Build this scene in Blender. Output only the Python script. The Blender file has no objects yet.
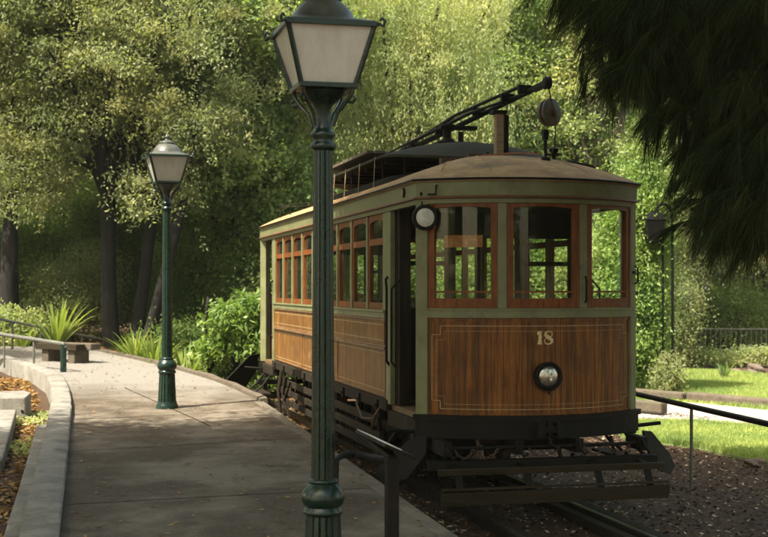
import bpy, bmesh, math, random
import numpy as np
from mathutils import Vector, Matrix
random.seed(7); rng = np.random.default_rng(11)
scene = bpy.context.scene
COL = scene.collection
PI = math.pi
EYE = 2.16; F = 1300.0; HZ = 288.0

# ------------------------------------------------------------------ helpers
def pathz(y): return .158 + .022 * y
def pp(u, v):                                   # pixel -> point on the sloping path
    Y = (F * 2.002) / (v - HZ + F * .022); return ((u - 384) / F * Y, Y)
def gp(u, v, z=-.12):                           # pixel -> point on the flat ground
    Y = F * (EYE - z) / (v - HZ); return ((u - 384) / F * Y, Y)
def ux(u, Y): return (u - 384) / F * Y
def vz(v, Y): return EYE + (HZ - v) / F * Y

def tag(o, label=None, cat=None, group=None, kind=None):
    if label: o['label'] = label
    if cat: o['category'] = cat
    if group: o['group'] = group
    if kind: o['kind'] = kind
    return o
def empty(name, loc, rz=0, label=None, cat=None, group=None):
    o = bpy.data.objects.new(name, None); COL.objects.link(o)
    o.location = loc; o.rotation_euler = (0, 0, rz); o.empty_display_size = .2
    return tag(o, label, cat, group)
def copy_tree(o, parent=None):
    c = o.copy(); COL.objects.link(c)
    if parent: c.parent = parent
    for ch in [k for k in scene.objects if k.parent == o]: copy_tree(ch, c)
    return c

SPLIT = {'chain_run', 'clerestory_post', 'pole_clamp', 'step_hanger', 'board_strap', 'bolt_plate', 'roof_stay', 'roof_rib', 'guard_hanger', 'roof_bracket', 'canvas_seam', 'grab_rail', 'drain_hole', 'tension_rod', 'spring', 'brake_hose', 'hanging_cable', 'bracket', 'panel_strip', 'lamp_bracket'}
class MB:
    def __init__(s, tf=None): s.v = []; s.f = []; s.tf = tf
    def add(s, vs, fs):
        b = len(s.v)
        s.v += [tuple(p) for p in vs]; s.f += [tuple(i + b for i in f) for f in fs]; return s
    def box(s, x0, x1, y0, y1, z0, z1, n=1, ax=0):
        """axis aligned box, n cuts along axis ax"""
        lo = [x0, y0, z0]; hi = [x1, y1, z1]; o = [k for k in range(3) if k != ax]
        vs = []
        for i in range(n + 1):
            t = lo[ax] + (hi[ax] - lo[ax]) * i / n
            for a, b in ((0, 0), (1, 0), (1, 1), (0, 1)):
                p = [0, 0, 0]; p[ax] = t
                p[o[0]] = hi[o[0]] if a else lo[o[0]]; p[o[1]] = hi[o[1]] if b else lo[o[1]]
                vs.append(p)
        fs = [(0, 1, 2, 3), tuple(4 * n + k for k in (3, 2, 1, 0))]
        for i in range(n):
            for k in range(4):
                a = 4 * i + k; b = 4 * i + (k + 1) % 4; fs.append((a, a + 4, b + 4, b))
        return s.add(vs, fs)
    def obox(s, c, size, m=None):
        """oriented box: centre, size, 3x3 matrix"""
        vs = []
        for x in (-.5, .5):
            for y in (-.5, .5):
                for z in (-.5, .5):
                    p = Vector((x * size[0], y * size[1], z * size[2]))
                    if m: p = m @ p
                    vs.append(Vector(c) + p)
        return s.add(vs, [(0, 1, 3, 2), (4, 6, 7, 5), (0, 4, 5, 1), (2, 3, 7, 6), (0, 2, 6, 4), (1, 5, 7, 3)])
    def bar(s, a, b, w, h, roll=0):
        a = Vector(a); b = Vector(b); d = b - a; q = d.to_track_quat('X', 'Z').to_matrix()
        if roll: q = q @ Matrix.Rotation(roll, 3, 'X')
        return s.obox((a + b) / 2, (d.length, w, h), q)
    def tube(s, pts, r, n=8, cap=True):
        pts = [Vector(p) for p in pts]; m = len(pts)
        rs = r if isinstance(r, (list, tuple)) else [r] * m
        vs = []; up = Vector((0, 0, 1)); u = None
        for i, p in enumerate(pts):
            d = (pts[min(i + 1, m - 1)] - pts[max(i - 1, 0)]).normalized()
            if u is None:
                u = d.cross(up if abs(d.z) < .95 else Vector((1, 0, 0))).normalized()
            else: u = (u - d * u.dot(d)).normalized()
            w = d.cross(u)
            for k in range(n):
                a = 2 * PI * k / n; vs.append(p + (u * math.cos(a) + w * math.sin(a)) * rs[i])
        fs = []
        for i in range(m - 1):
            for k in range(n):
                a = i * n + k; b = i * n + (k + 1) % n; fs.append((a, b, b + n, a + n))
        if cap: fs += [tuple(range(n))[::-1], tuple(range((m - 1) * n, m * n))]
        return s.add(vs, fs)
    def lathe(s, prof, o=(0, 0, 0), axis=(0, 0, 1), n=20, flute=0, depth=.06):
        ax = Vector(axis).normalized(); o = Vector(o)
        u = ax.cross(Vector((0, 0, 1)) if abs(ax.z) < .95 else Vector((1, 0, 0))).normalized(); w = ax.cross(u)
        vs = []
        for r, h in prof:
            for k in range(n):
                a = 2 * PI * k / n; rr = r
                if flute: rr = r * (1 - depth * (abs(math.sin(a * flute / 2)) < .45))
                vs.append(o + ax * h + (u * math.cos(a) + w * math.sin(a)) * rr)
        fs = []
        for i in range(len(prof) - 1):
            for k in range(n):
                a = i * n + k; b = i * n + (k + 1) % n; fs.append((a, b, b + n, a + n))
        fs += [tuple(range(n))[::-1], tuple(range((len(prof) - 1) * n, len(prof) * n))]
        return s.add(vs, fs)
    def prism(s, poly, a, b, fn):
        """poly 2-D, extruded a..b, fn(p,q,h)->xyz"""
        n = len(poly)
        vs = [fn(p, q, a) for p, q in poly] + [fn(p, q, b) for p, q in poly]
        fs = [tuple(range(n))[::-1], tuple(range(n, 2 * n))]
        for k in range(n): fs.append((k, (k + 1) % n, (k + 1) % n + n, k + n))
        return s.add(vs, fs)
    def build(s, name, mat, parent=None, smooth=False, bevel=0, angle=35):
        if name in SPLIT and parent is not None:
            par = list(range(len(s.v)))
            def find(a):
                while par[a] != a: par[a] = par[par[a]]; a = par[a]
                return a
            for f in s.f:
                for k in f[1:]: par[find(k)] = find(f[0])
            groups = {}
            for f in s.f: groups.setdefault(find(f[0]), []).append(f)
            if len(groups) > 1:
                for fs in groups.values():
                    ids = sorted({i for f in fs for i in f}); mp = {a: b for b, a in enumerate(ids)}
                    m2 = MB(s.tf); m2.v = [s.v[i] for i in ids]; m2.f = [tuple(mp[i] for i in f) for f in fs]
                    o = m2.build(name, mat, parent, smooth, bevel, angle)
                return o
        vs = [s.tf(*p) for p in s.v] if s.tf else s.v
        me = bpy.data.meshes.new(name); me.from_pydata([tuple(p) for p in vs], [], s.f)
        bm = bmesh.new(); bm.from_mesh(me); bmesh.ops.recalc_face_normals(bm, faces=bm.faces)
        if smooth:
            for f in bm.faces: f.smooth = True
            for e in bm.edges:
                if len(e.link_faces) == 2 and e.calc_face_angle(0) > math.radians(angle): e.smooth = False
        bm.to_mesh(me); bm.free()
        me.materials.append(mat)
        o = bpy.data.objects.new(name, me); COL.objects.link(o)
        if parent: o.parent = parent
        if bevel:
            md = o.modifiers.new('bevel', 'BEVEL'); md.width = bevel; md.segments = 2; md.limit_method = 'ANGLE'
        return o

def np_quads(name, V, mat, parent=None, tone=None):
    """V: (N,4,3) quads -> mesh object"""
    N = len(V); me = bpy.data.meshes.new(name)
    me.vertices.add(N * 4); me.vertices.foreach_set('co', V.reshape(-1).astype(np.float32))
    me.loops.add(N * 4); me.loops.foreach_set('vertex_index', np.arange(N * 4, dtype=np.int32))
    me.polygons.add(N); me.polygons.foreach_set('loop_start', np.arange(0, N * 4, 4, dtype=np.int32))
    me.polygons.foreach_set('loop_total', np.full(N, 4, dtype=np.int32))
    me.update(calc_edges=True)
    at = me.attributes.new('tone', 'FLOAT', 'FACE')
    at.data.foreach_set('value', (rng.random(N) if tone is None else tone).astype(np.float32))
    me.materials.append(mat)
    o = bpy.data.objects.new(name, me); COL.objects.link(o)
    if parent: o.parent = parent
    return o
def unit(a): return a / (np.linalg.norm(a, axis=-1, keepdims=True) + 1e-9)
def leaves(P, L, W, droop=.0, up=.6, bend=.0):
    """one rhombic leaf per point; long axis random and drooping, face normal biased upward"""
    N = len(P)
    t = unit(rng.normal(size=(N, 3)) + np.array([0, 0, -droop * 2]))
    nrm = unit(rng.normal(size=(N, 3)) + np.array([0, 0, up * 2]))
    b = unit(np.cross(nrm, t))
    l = (L * (.6 + .8 * rng.random(N)))[:, None]; w = (W * (.6 + .8 * rng.random(N)))[:, None]
    m = P + t * l * .45
    return np.stack([P, m + b * w * .5, P + t * l, m - b * w * .5], 1)

# ------------------------------------------------------------------ materials
def newmat(name):
    m = bpy.data.materials.new(name); m.use_nodes = True
    nt = m.node_tree; nt.nodes.clear()
    out = nt.nodes.new('ShaderNodeOutputMaterial'); return m, nt, out
def N(nt, t, **k):
    n = nt.nodes.new(t)
    for a, b in k.items():
        if a.startswith('i_'): n.inputs[a[2:].replace('_', ' ')].default_value = b
        else: setattr(n, a, b)
    return n
def ramp(nt, fac, stops, interp='LINEAR'):
    r = N(nt, 'ShaderNodeValToRGB'); r.color_ramp.interpolation = interp
    e = r.color_ramp.elements
    while len(e) > 1: e.remove(e[0])
    for i, (p, c) in enumerate(stops):
        el = e[0] if i == 0 else e.new(p)
        el.position = p; el.color = tuple(c) + (1,) if len(c) == 3 else c
    nt.links.new(fac, r.inputs[0]); return r.outputs[0]
def mixc(nt, fac, a, b, mode='MIX'):
    m = N(nt, 'ShaderNodeMix', data_type='RGBA', blend_type=mode)
    for s, v in ((m.inputs['Factor'], fac), (m.inputs['A'], a), (m.inputs['B'], b)):
        if hasattr(v, 'is_linked'): nt.links.new(v, s)
        elif isinstance(v, (int, float)): s.default_value = v
        else: s.default_value = tuple(v) + (1,) if len(v) == 3 else v
    return m.outputs['Result']
def noise(nt, scale, detail=4, rough=.55, vec=None, stretch=None, coord='Object', dist=0):
    n = N(nt, 'ShaderNodeTexNoise'); n.inputs['Scale'].default_value = scale
    n.inputs['Detail'].default_value = detail; n.inputs['Roughness'].default_value = rough; n.inputs['Distortion'].default_value = dist
    tc = N(nt, 'ShaderNodeTexCoord')
    mp = N(nt, 'ShaderNodeMapping')
    if stretch: mp.inputs['Scale'].default_value = stretch
    nt.links.new(tc.outputs[coord], mp.inputs[0]); nt.links.new(mp.outputs[0], n.inputs['Vector'])
    return n.outputs['Fac']
def surf(name, stops, scale=6, detail=5, rough=.6, rr=(.5, .8), metal=0, bump=.15, bscale=None, stretch=None, grime=None, gscale=1.5, spec=.4, coat=0):
    """noise-mottled principled; grime=(colour, lo, hi) a second broad stain layer"""
    m, nt, out = newmat(name); p = N(nt, 'ShaderNodeBsdfPrincipled')
    f = noise(nt, scale, detail, rough, stretch=stretch)
    c = ramp(nt, f, stops)
    if grime:
        g = noise(nt, gscale, 6, .65); gf = ramp(nt, g, [(grime[1], (0, 0, 0)), (grime[2], (1, 1, 1))])
        c = mixc(nt, gf, c, grime[0])
    nt.links.new(c, p.inputs['Base Color'])
    r = ramp(nt, f, [(.3, (rr[0],) * 3), (.7, (rr[1],) * 3)]); nt.links.new(r, p.inputs['Roughness'])
    p.inputs['Metallic'].default_value = metal; p.inputs['Specular IOR Level'].default_value = spec
    p.inputs['Coat Weight'].default_value = coat
    if bump:
        b = N(nt, 'ShaderNodeBump'); b.inputs['Strength'].default_value = bump; b.inputs['Distance'].default_value = .02
        f2 = noise(nt, bscale or scale * 4, 4, .6, stretch=stretch); nt.links.new(f2, b.inputs['Height'])
        nt.links.new(b.outputs[0], p.inputs['Normal'])
    nt.links.new(p.outputs[0], out.inputs[0]); return m

def plankwood(name, dark, mid, light, axis, pitch, grain, groove=.5, coat=.25, wear=None):
    """varnished boarding: grain stretched along the boards, a groove every pitch metres along axis"""
    m, nt, out = newmat(name); p = N(nt, 'ShaderNodeBsdfPrincipled')
    f = noise(nt, 9, 6, .6, stretch=grain, dist=.6)
    c = ramp(nt, f, [(.32, dark), (.5, mid), (.68, light)])
    f2 = noise(nt, 2.2, 4, .6); c = mixc(nt, ramp(nt, f2, [(.38, (0, 0, 0)), (.68, (.6, .6, .6))]), c, dark)
    if pitch:
        tc = N(nt, 'ShaderNodeTexCoord'); sx = N(nt, 'ShaderNodeSeparateXYZ'); nt.links.new(tc.outputs['Object'], sx.inputs[0])
        d = N(nt, 'ShaderNodeMath', operation='DIVIDE'); nt.links.new(sx.outputs[axis], d.inputs[0]); d.inputs[1].default_value = pitch
        fl = N(nt, 'ShaderNodeMath', operation='FLOOR'); nt.links.new(d.outputs[0], fl.inputs[0])
        wn = N(nt, 'ShaderNodeTexWhiteNoise', noise_dimensions='1D'); nt.links.new(fl.outputs[0], wn.inputs['W'])
        tone = ramp(nt, wn.outputs['Value'], [(0, (.72, .72, .72)), (1, (1.2, 1.15, 1.1))])
        c = mixc(nt, 1.0, c, tone, 'MULTIPLY')
        fr = N(nt, 'ShaderNodeMath', operation='FRACT'); nt.links.new(d.outputs[0], fr.inputs[0])
        ab = N(nt, 'ShaderNodeMath', operation='PINGPONG'); nt.links.new(fr.outputs[0], ab.inputs[0]); ab.inputs[1].default_value = .5
        gr = ramp(nt, ab.outputs[0], [(.0, (0, 0, 0)), (.07, (1, 1, 1))])
        inv = ramp(nt, ab.outputs[0], [(.0, (groove,) * 3), (.07, (0, 0, 0))])
        c = mixc(nt, inv, c, (.02, .012, .007))
    if wear:
        wf = noise(nt, 3.5, 7, .7); c = mixc(nt, ramp(nt, wf, [(.52, (0, 0, 0)), (.72, (.7, .7, .7))]), c, wear)
    nt.links.new(c, p.inputs['Base Color'])
    p.inputs['Roughness'].default_value = .5; p.inputs['Specular IOR Level'].default_value = .18; p.inputs['Coat Weight'].default_value = coat; p.inputs['Coat Roughness'].default_value = .35
    b = N(nt, 'ShaderNodeBump'); b.inputs['Strength'].default_value = .25; b.inputs['Distance'].default_value = .01
    if pitch:
        mm = mixc(nt, .25, gr, f); nt.links.new(mm, b.inputs['Height'])
    else: nt.links.new(f, b.inputs['Height'])
    nt.links.new(b.outputs[0], p.inputs['Normal'])
    nt.links.new(p.outputs[0], out.inputs[0]); return m

def leafmat(name, a, b, c=None, trans=.4, rough=.62, scale=.6, spec=.15):
    m, nt, out = newmat(name); p = N(nt, 'ShaderNodeBsdfPrincipled'); tr = N(nt, 'ShaderNodeBsdfTranslucent')
    at = N(nt, 'ShaderNodeAttribute', attribute_name='tone')
    col = ramp(nt, at.outputs['Fac'], [(0, a), (.75, b), (1, c or b)])
    f = noise(nt, scale, 3, .6); hue = ramp(nt, f, [(.35, (.7, .8, .7)), (.65, (1.25, 1.15, 1.0))])
    col = mixc(nt, 1.0, col, hue, 'MULTIPLY')
    nt.links.new(col, p.inputs['Base Color']); p.inputs['Roughness'].default_value = rough; p.inputs['Specular IOR Level'].default_value = spec
    tcol = mixc(nt, 1.0, col, (1.35, 1.45, .7), 'MULTIPLY'); nt.links.new(tcol, tr.inputs['Color'])
    mx = N(nt, 'ShaderNodeMixShader'); mx.inputs[0].default_value = trans
    nt.links.new(p.outputs[0], mx.inputs[1]); nt.links.new(tr.outputs[0], mx.inputs[2]); nt.links.new(mx.outputs[0], out.inputs[0])
    return m

def glassmat(name, tint=(.9, .95, .9), refl=.12, rough=.02, dirt=.1, dirtcol=(.35, .33, .25)):
    m, nt, out = newmat(name)
    t = N(nt, 'ShaderNodeBsdfTransparent'); t.inputs[0].default_value = tint + (1,)
    g = N(nt, 'ShaderNodeBsdfGlossy'); g.inputs['Roughness'].default_value = rough
    lw = N(nt, 'ShaderNodeLayerWeight'); lw.inputs[0].default_value = .5
    fr = N(nt, 'ShaderNodeMapRange'); nt.links.new(lw.outputs['Facing'], fr.inputs[0])
    pw = N(nt, 'ShaderNodeMath', operation='POWER'); nt.links.new(fr.outputs[0], pw.inputs[0]); pw.inputs[1].default_value = 5
    fm = N(nt, 'ShaderNodeMath', operation='MULTIPLY_ADD'); nt.links.new(pw.outputs[0], fm.inputs[0]); fm.inputs[1].default_value = .5; fm.inputs[2].default_value = refl * .3
    mx = N(nt, 'ShaderNodeMixShader'); nt.links.new(fm.outputs[0], mx.inputs[0])
    nt.links.new(t.outputs[0], mx.inputs[1]); nt.links.new(g.outputs[0], mx.inputs[2])
    d = N(nt, 'ShaderNodeBsdfDiffuse'); d.inputs[0].default_value = dirtcol + (1,)
    f = noise(nt, 5, 6, .7); df = ramp(nt, f, [(.35, (dirt * .4,) * 3), (.75, (dirt * 1.6,) * 3)])
    mx2 = N(nt, 'ShaderNodeMixShader'); nt.links.new(df, mx2.inputs[0])
    nt.links.new(mx.outputs[0], mx2.inputs[1]); nt.links.new(d.outputs[0], mx2.inputs[2]); nt.links.new(mx2.outputs[0], out.inputs[0])
    return m

M = {}
M['green'] = surf('faded_green_paint', [(.3, (0.1134, 0.1213, 0.0528)), (.5, (0.1477, 0.1527, 0.0698)), (.7, (0.1774, 0.1797, 0.0851))], 5, rr=(.4, .6), bump=.05, grime=((0.0690, 0.0539, 0.0298), .55, .8), gscale=3)
M['brown_trim'] = surf('brown_trim_paint', [(.3, (.10, .045, .018)), (.7, (.17, .08, .035))], 8, rr=(.45, .65), bump=.1)
M['dash_wood'] = plankwood('varnished_dash_boards', (0.0608, 0.0197, 0.0023), (0.1812, 0.0648, 0.0081), (0.2922, 0.1172, 0.0179), 'X', .056, (3.7408, 3.5718, 0.2085), groove=.85, coat=.12)
M['side_wood'] = plankwood('varnished_side_boards', (0.0900, 0.0359, 0.0071), (0.1746, 0.0768, 0.0157), (0.2540, 0.1217, 0.0306), 'Y', .056, (3.3869, 3.1935, 0.1995), groove=.6, coat=.1, wear=(0.2540, 0.1497, 0.0499))
M['frame_wood'] = plankwood('window_frame_wood', (0.0818, 0.0229, 0.0041), (0.1638, 0.0479, 0.0074), (0.2340, 0.0749, 0.0132), 'X', 0, (3.5100, 3.1207, 0.4950), coat=.12)
M['moulding'] = plankwood('pale_moulding_wood', (.10, .05, .02), (.18, .098, .043), (.25, .145, .07), 'Y', 0, (3, .5, 3))
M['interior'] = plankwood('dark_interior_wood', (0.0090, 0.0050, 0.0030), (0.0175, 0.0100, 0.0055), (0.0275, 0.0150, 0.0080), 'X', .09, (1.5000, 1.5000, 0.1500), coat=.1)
M['floor_wood'] = plankwood('worn_floor_boards', (0.0840, 0.0540, 0.0275), (0.1440, 0.0960, 0.0495), (0.1920, 0.1320, 0.0715), 'X', .1, (1.8000, 0.2400, 1.6500), coat=0)
M['gold'] = surf('faded_gold_paint', [(.35, (0.2250, 0.1500, 0.0675)), (.65, (0.3750, 0.2850, 0.1500))], 30, rr=(.5, .7), bump=0)
M['gilt_pale'] = surf('pale_gilt_numeral', [(.35, (.5, .36, .17)), (.65, (.66, .52, .29))], 30, rr=(.5, .7), bump=0)
M['roof'] = surf('canvas_roof_brown', [(.28, (0.1755, 0.0975, 0.0368)), (.5, (0.3375, 0.2145, 0.0978)), (.72, (0.5130, 0.3510, 0.1782))], 5, 9, .8, rr=(.75, .95), bump=.4, bscale=30, grime=((0.1620, 0.1105, 0.0575), .48, .68), gscale=2.2, spec=.15)
M['roofgreen'] = surf('upper_roof_green_grey', [(.3, (0.0210, 0.0209, 0.0132)), (.7, (0.0420, 0.0413, 0.0270))], 3, rr=(.8, 1), spec=.1, bump=.2)
M['black'] = surf('black_painted_iron', [(.3, (0.0037, 0.0031, 0.0020)), (.7, (0.0093, 0.0072, 0.0045))], 12, rr=(.45, .7), bump=.2, grime=((0.0170, 0.0125, 0.0075), .5, .8), gscale=6, spec=.15)
M['dusty'] = surf('dusty_black_timber', [(.3, (0.0102, 0.0075, 0.0048)), (.6, (0.0239, 0.0181, 0.0108)), (.8, (0.0409, 0.0302, 0.0187))], 6, 8, .7, rr=(.7, .95), bump=.35, grime=((0.0512, 0.0377, 0.0228), .56, .78), gscale=5, spec=.15)
M['weathered'] = surf('weathered_grey_timber', [(.3, (0.0171, 0.0125, 0.0063)), (.7, (0.0398, 0.0291, 0.0156))], 10, 7, .7, rr=(.7, .9), bump=.5, stretch=(0.2442, 2.0094, 1.4876), spec=.15)
M['rust'] = surf('rusty_iron', [(.3, (.035, .02, .012)), (.6, (.09, .05, .028)), (.8, (.15, .09, .055))], 14, 7, .7, rr=(.7, .9), bump=.4)
M['lampgreen'] = surf('dark_green_enamel', [(.3, (0.0018, 0.0110, 0.0067)), (.7, (0.0045, 0.0200, 0.0125))], 9, rr=(.22, .36), bump=.08, spec=.5, grime=((0.0158, 0.0250, 0.0168), .6, .85), gscale=9)
M['lampcap'] = surf('weathered_lamp_hood', [(.3, (0.0363, 0.0396, 0.0303)), (.7, (0.0792, 0.0825, 0.0665))], 9, rr=(.35, .55), bump=.1)
M['glass'] = glassmat('window_glass', refl=.05, dirt=.008)
M['sideglass'] = glassmat('dim_side_glass', tint=(.8, .85, .78), refl=.2, dirt=.03)
M['lens'] = surf('frosted_lamp_lens', [(.3, (.42, .40, .34)), (.7, (.55, .53, .46))], 20, rr=(.25, .4), bump=.05, coat=.5)
M['chrome'] = surf('tarnished_reflector', [(.3, (.35, .32, .26)), (.7, (.6, .56, .48))], 15, rr=(.12, .3), metal=.9, bump=.1)
M['signwhite'] = surf('pale_sign_face', [(.3, (.45, .44, .41)), (.7, (.6, .59, .55))], 10, rr=(.3, .5), bump=0)
M['galv'] = surf('grey_galvanised_pipe', [(.3, (0.1040, 0.1040, 0.0900)), (.7, (0.1920, 0.1880, 0.1575))], 12, rr=(.4, .6), metal=.5, bump=.1)
M['railmetal'] = surf('rail_steel', [(.3, (0.0180, 0.0144, 0.0108)), (.7, (0.0600, 0.0480, 0.0360))], 10, rr=(.35, .6), metal=.6, bump=.2)
M['timber'] = surf('sawn_timber', [(.3, (.16, .11, .065)), (.7, (.32, .235, .15))], 7, 6, .65, rr=(.7, .9), bump=.4, stretch=(.5, 4, 4))
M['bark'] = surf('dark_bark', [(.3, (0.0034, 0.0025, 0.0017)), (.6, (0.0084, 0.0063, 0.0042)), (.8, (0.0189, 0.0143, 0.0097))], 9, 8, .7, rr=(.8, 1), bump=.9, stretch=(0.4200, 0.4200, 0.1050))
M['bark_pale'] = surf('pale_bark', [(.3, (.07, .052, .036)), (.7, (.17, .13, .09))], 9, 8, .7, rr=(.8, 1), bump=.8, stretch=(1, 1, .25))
M['concrete'] = surf('weathered_concrete', [(.3, (0.1224, 0.1110, 0.0912)), (.5, (0.1944, 0.1813, 0.1520)), (.75, (0.2664, 0.2516, 0.2166))], 3, 9, .72, rr=(.8, .95), bump=.5, bscale=60, grime=((0.0864, 0.0740, 0.0570), .5, .72), gscale=2.2)
M['kerb_shaded'] = surf('shaded_kerb_concrete', [(.25, (0.0766, 0.0646, 0.0479)), (.5, (0.1260, 0.1079, 0.0809)), (.75, (0.1890, 0.1639, 0.1278))], 3, 9, .72, rr=(.8, .95), bump=.5, bscale=60, grime=((0.0630, 0.0517, 0.0372), .5, .72), gscale=2.2, spec=.15)  # darker copy of the concrete; the kerb's shade is put into its colour
M['oldtimber'] = surf('old_brown_timber', [(.3, (0.0525, 0.0390, 0.0256)), (.7, (0.1275, 0.1014, 0.0720))], 7, 7, .7, rr=(.8, 1), bump=.6, grime=((0.0750, 0.0702, 0.0400), .5, .7))
M['soot'] = surf('soot_black_iron', [(.3, (0.0018, 0.0018, 0.0018)), (.7, (0.0048, 0.0042, 0.0036))], 9, rr=(.5, .7), bump=.1, spec=.1)
M['stone'] = surf('garden_stone', [(.3, (0.0780, 0.0585, 0.0455)), (.7, (0.1680, 0.1300, 0.0975))], 6, 7, .7, rr=(.8, .95), bump=.6)
M['frost'] = None
def frostmat():
    m, nt, out = newmat('frosted_lantern_glass'); p = N(nt, 'ShaderNodeBsdfPrincipled'); tr = N(nt, 'ShaderNodeBsdfTranslucent')
    f = noise(nt, 7, 6, .7, stretch=(1, 1, .35)); c = ramp(nt, f, [(.3, (.70, .67, .60)), (.7, (.88, .86, .80))])
    nt.links.new(c, p.inputs['Base Color']); nt.links.new(c, tr.inputs[0]); p.inputs['Roughness'].default_value = .3
    mx = N(nt, 'ShaderNodeMixShader'); mx.inputs[0].default_value = .5
    nt.links.new(p.outputs[0], mx.inputs[1]); nt.links.new(tr.outputs[0], mx.inputs[2]); nt.links.new(mx.outputs[0], out.inputs[0]); return m
M['frost'] = frostmat()

def pathmat():
    m, nt, out = newmat('worn_asphalt'); p = N(nt, 'ShaderNodeBsdfPrincipled')
    f = noise(nt, 55, 6, .75); c = ramp(nt, f, [(.3, (.034, .025, .016)), (.55, (.078, .060, .040)), (.75, (.17, .14, .10))])
    g = noise(nt, .8, 7, .65); c = mixc(nt, ramp(nt, g, [(.44, (0, 0, 0)), (.62, (.75, .75, .75))]), c, (.19, .16, .12))
    g2 = noise(nt, 1.9, 6, .7, stretch=(1, .5, 1)); c = mixc(nt, ramp(nt, g2, [(.55, (0, 0, 0)), (.7, (.55, .55, .55))]), c, (.036, .028, .019))
    # far apron painted paler: the sunlight on it is put into the colour
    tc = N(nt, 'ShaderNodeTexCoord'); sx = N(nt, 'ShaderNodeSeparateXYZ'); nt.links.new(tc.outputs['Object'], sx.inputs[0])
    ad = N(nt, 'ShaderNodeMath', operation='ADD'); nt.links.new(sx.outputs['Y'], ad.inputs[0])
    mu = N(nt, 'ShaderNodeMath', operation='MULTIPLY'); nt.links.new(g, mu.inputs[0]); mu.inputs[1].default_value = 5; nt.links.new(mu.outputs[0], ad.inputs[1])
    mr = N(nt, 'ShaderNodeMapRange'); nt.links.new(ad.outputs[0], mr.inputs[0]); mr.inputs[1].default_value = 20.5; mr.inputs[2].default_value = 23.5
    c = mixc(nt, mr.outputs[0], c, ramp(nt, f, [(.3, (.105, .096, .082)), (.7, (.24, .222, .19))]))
    nt.links.new(c, p.inputs['Base Color']); p.inputs['Roughness'].default_value = .9; p.inputs['Specular IOR Level'].default_value = .25
    b = N(nt, 'ShaderNodeBump'); b.inputs['Strength'].default_value = .6; b.inputs['Distance'].default_value = .01
    nt.links.new(f, b.inputs['Height']); nt.links.new(b.outputs[0], p.inputs['Normal'])
    nt.links.new(p.outputs[0], out.inputs[0]); return m
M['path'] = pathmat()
M['mulch'] = surf('bark_mulch_soil', [(.3, (0.0252, 0.0122, 0.0048)), (.55, (0.0630, 0.0320, 0.0130)), (.75, (0.1350, 0.0714, 0.0304))], 22, 9, .8, rr=(.85, 1), bump=1.0, bscale=40, grime=((0.0450, 0.0238, 0.0104), .45, .7), gscale=.7)
M['lawn'] = surf('lawn_green', [(.3, (.12, .16, .055)), (.7, (.20, .24, .09))], 4, 8, .7, rr=(.8, 1), bump=.8, bscale=60)
M['palepath'] = surf('pale_gravel_path', [(.3, (.22, .19, .16)), (.7, (.36, .32, .27))], 20, 7, .7, rr=(.85, 1), bump=.4)
M['litter'] = leafmat('fallen_leaves', (0.0866, 0.0402, 0.0160), (0.2363, 0.1242, 0.0437), (0.3307, 0.2192, 0.0801), trans=.15, scale=3)
M['chips'] = leafmat('mulch_chips', (.020, .012, .007), (.07, .043, .024), (.55, .44, .32), trans=.05, scale=2)
M['grassblade'] = leafmat('grass_blades', (0.2240, 0.2912, 0.0990), (0.3360, 0.4032, 0.1430), (0.4928, 0.5040, 0.2420), trans=.45, scale=.5)
M['leaf_olive'] = leafmat('olive_green_leaves', (0.1545, 0.1700, 0.0938), (0.2678, 0.2850, 0.1562), (0.3914, 0.4000, 0.2500), trans=.45)
M['leaf_bright'] = leafmat('bright_green_leaves', (0.1404, 0.1995, 0.0840), (0.2376, 0.3045, 0.1330), (0.3456, 0.4095, 0.2100), trans=.5)
M['leaf_willow'] = leafmat('yellow_green_leaves', (0.2464, 0.2750, 0.1450), (0.3584, 0.3905, 0.2102), (0.4704, 0.4840, 0.3045), trans=.5)
M['leaf_dark'] = leafmat('dark_green_leaves', (0.0715, 0.1080, 0.0338), (0.1300, 0.1890, 0.0585), (0.2080, 0.2700, 0.0910), trans=.4)
M['leaf_broad'] = leafmat('glossy_broad_leaves', (0.1008, 0.1680, 0.0438), (0.2016, 0.2856, 0.0788), (0.4368, 0.5208, 0.2275), trans=.4, rough=.5, spec=.3)
M['leaf_flax'] = leafmat('strappy_leaves', (0.120, 0.170, 0.035), (0.220, 0.270, 0.070), (0.340, 0.350, 0.130), trans=.4, rough=.35)
M['needle'] = leafmat('dark_pine_needles', (0.0135, 0.0189, 0.0065), (0.0378, 0.0513, 0.0169), (0.1080, 0.1283, 0.0455), trans=.4, rough=.8, spec=.1)
# ------------------------------------------------------------------ ground, path, kerbs
def kx(Y): return .512 - .249 * (Y - 9.37)
edge_pts = [(-1.71, 18.3)] + [pp(u, v) for u, v in ((228, 385), (200, 375.5), (150, 362.5), (100, 351), (60, 345))] 
left_pts = [(-.9, 1.0), (-1.35, 5.0), pp(57.6, 537), pp(63.8, 488), pp(69, 432), pp(71.5, 400), pp(60, 375), pp(0, 358), pp(-60, 343)]
far_pts = [(-15.5, 34.5), (-13, 37)]
path_poly = [(kx(1) , 1.0), (kx(18.3), 18.3)] + edge_pts[1:] + [far_pts[1], far_pts[0]] + left_pts[::-1]
def in_poly(x, y, poly):
    c = np.zeros(np.shape(x), bool); n = len(poly)
    for i in range(n):
        x0, y0 = poly[i]; x1, y1 = poly[(i + 1) % n]
        if y0 == y1: continue
        k = ((y0 > y) != (y1 > y)) & (x < (x1 - x0) * (y - y0) / (y1 - y0) + x0); c ^= k
    return c
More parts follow.
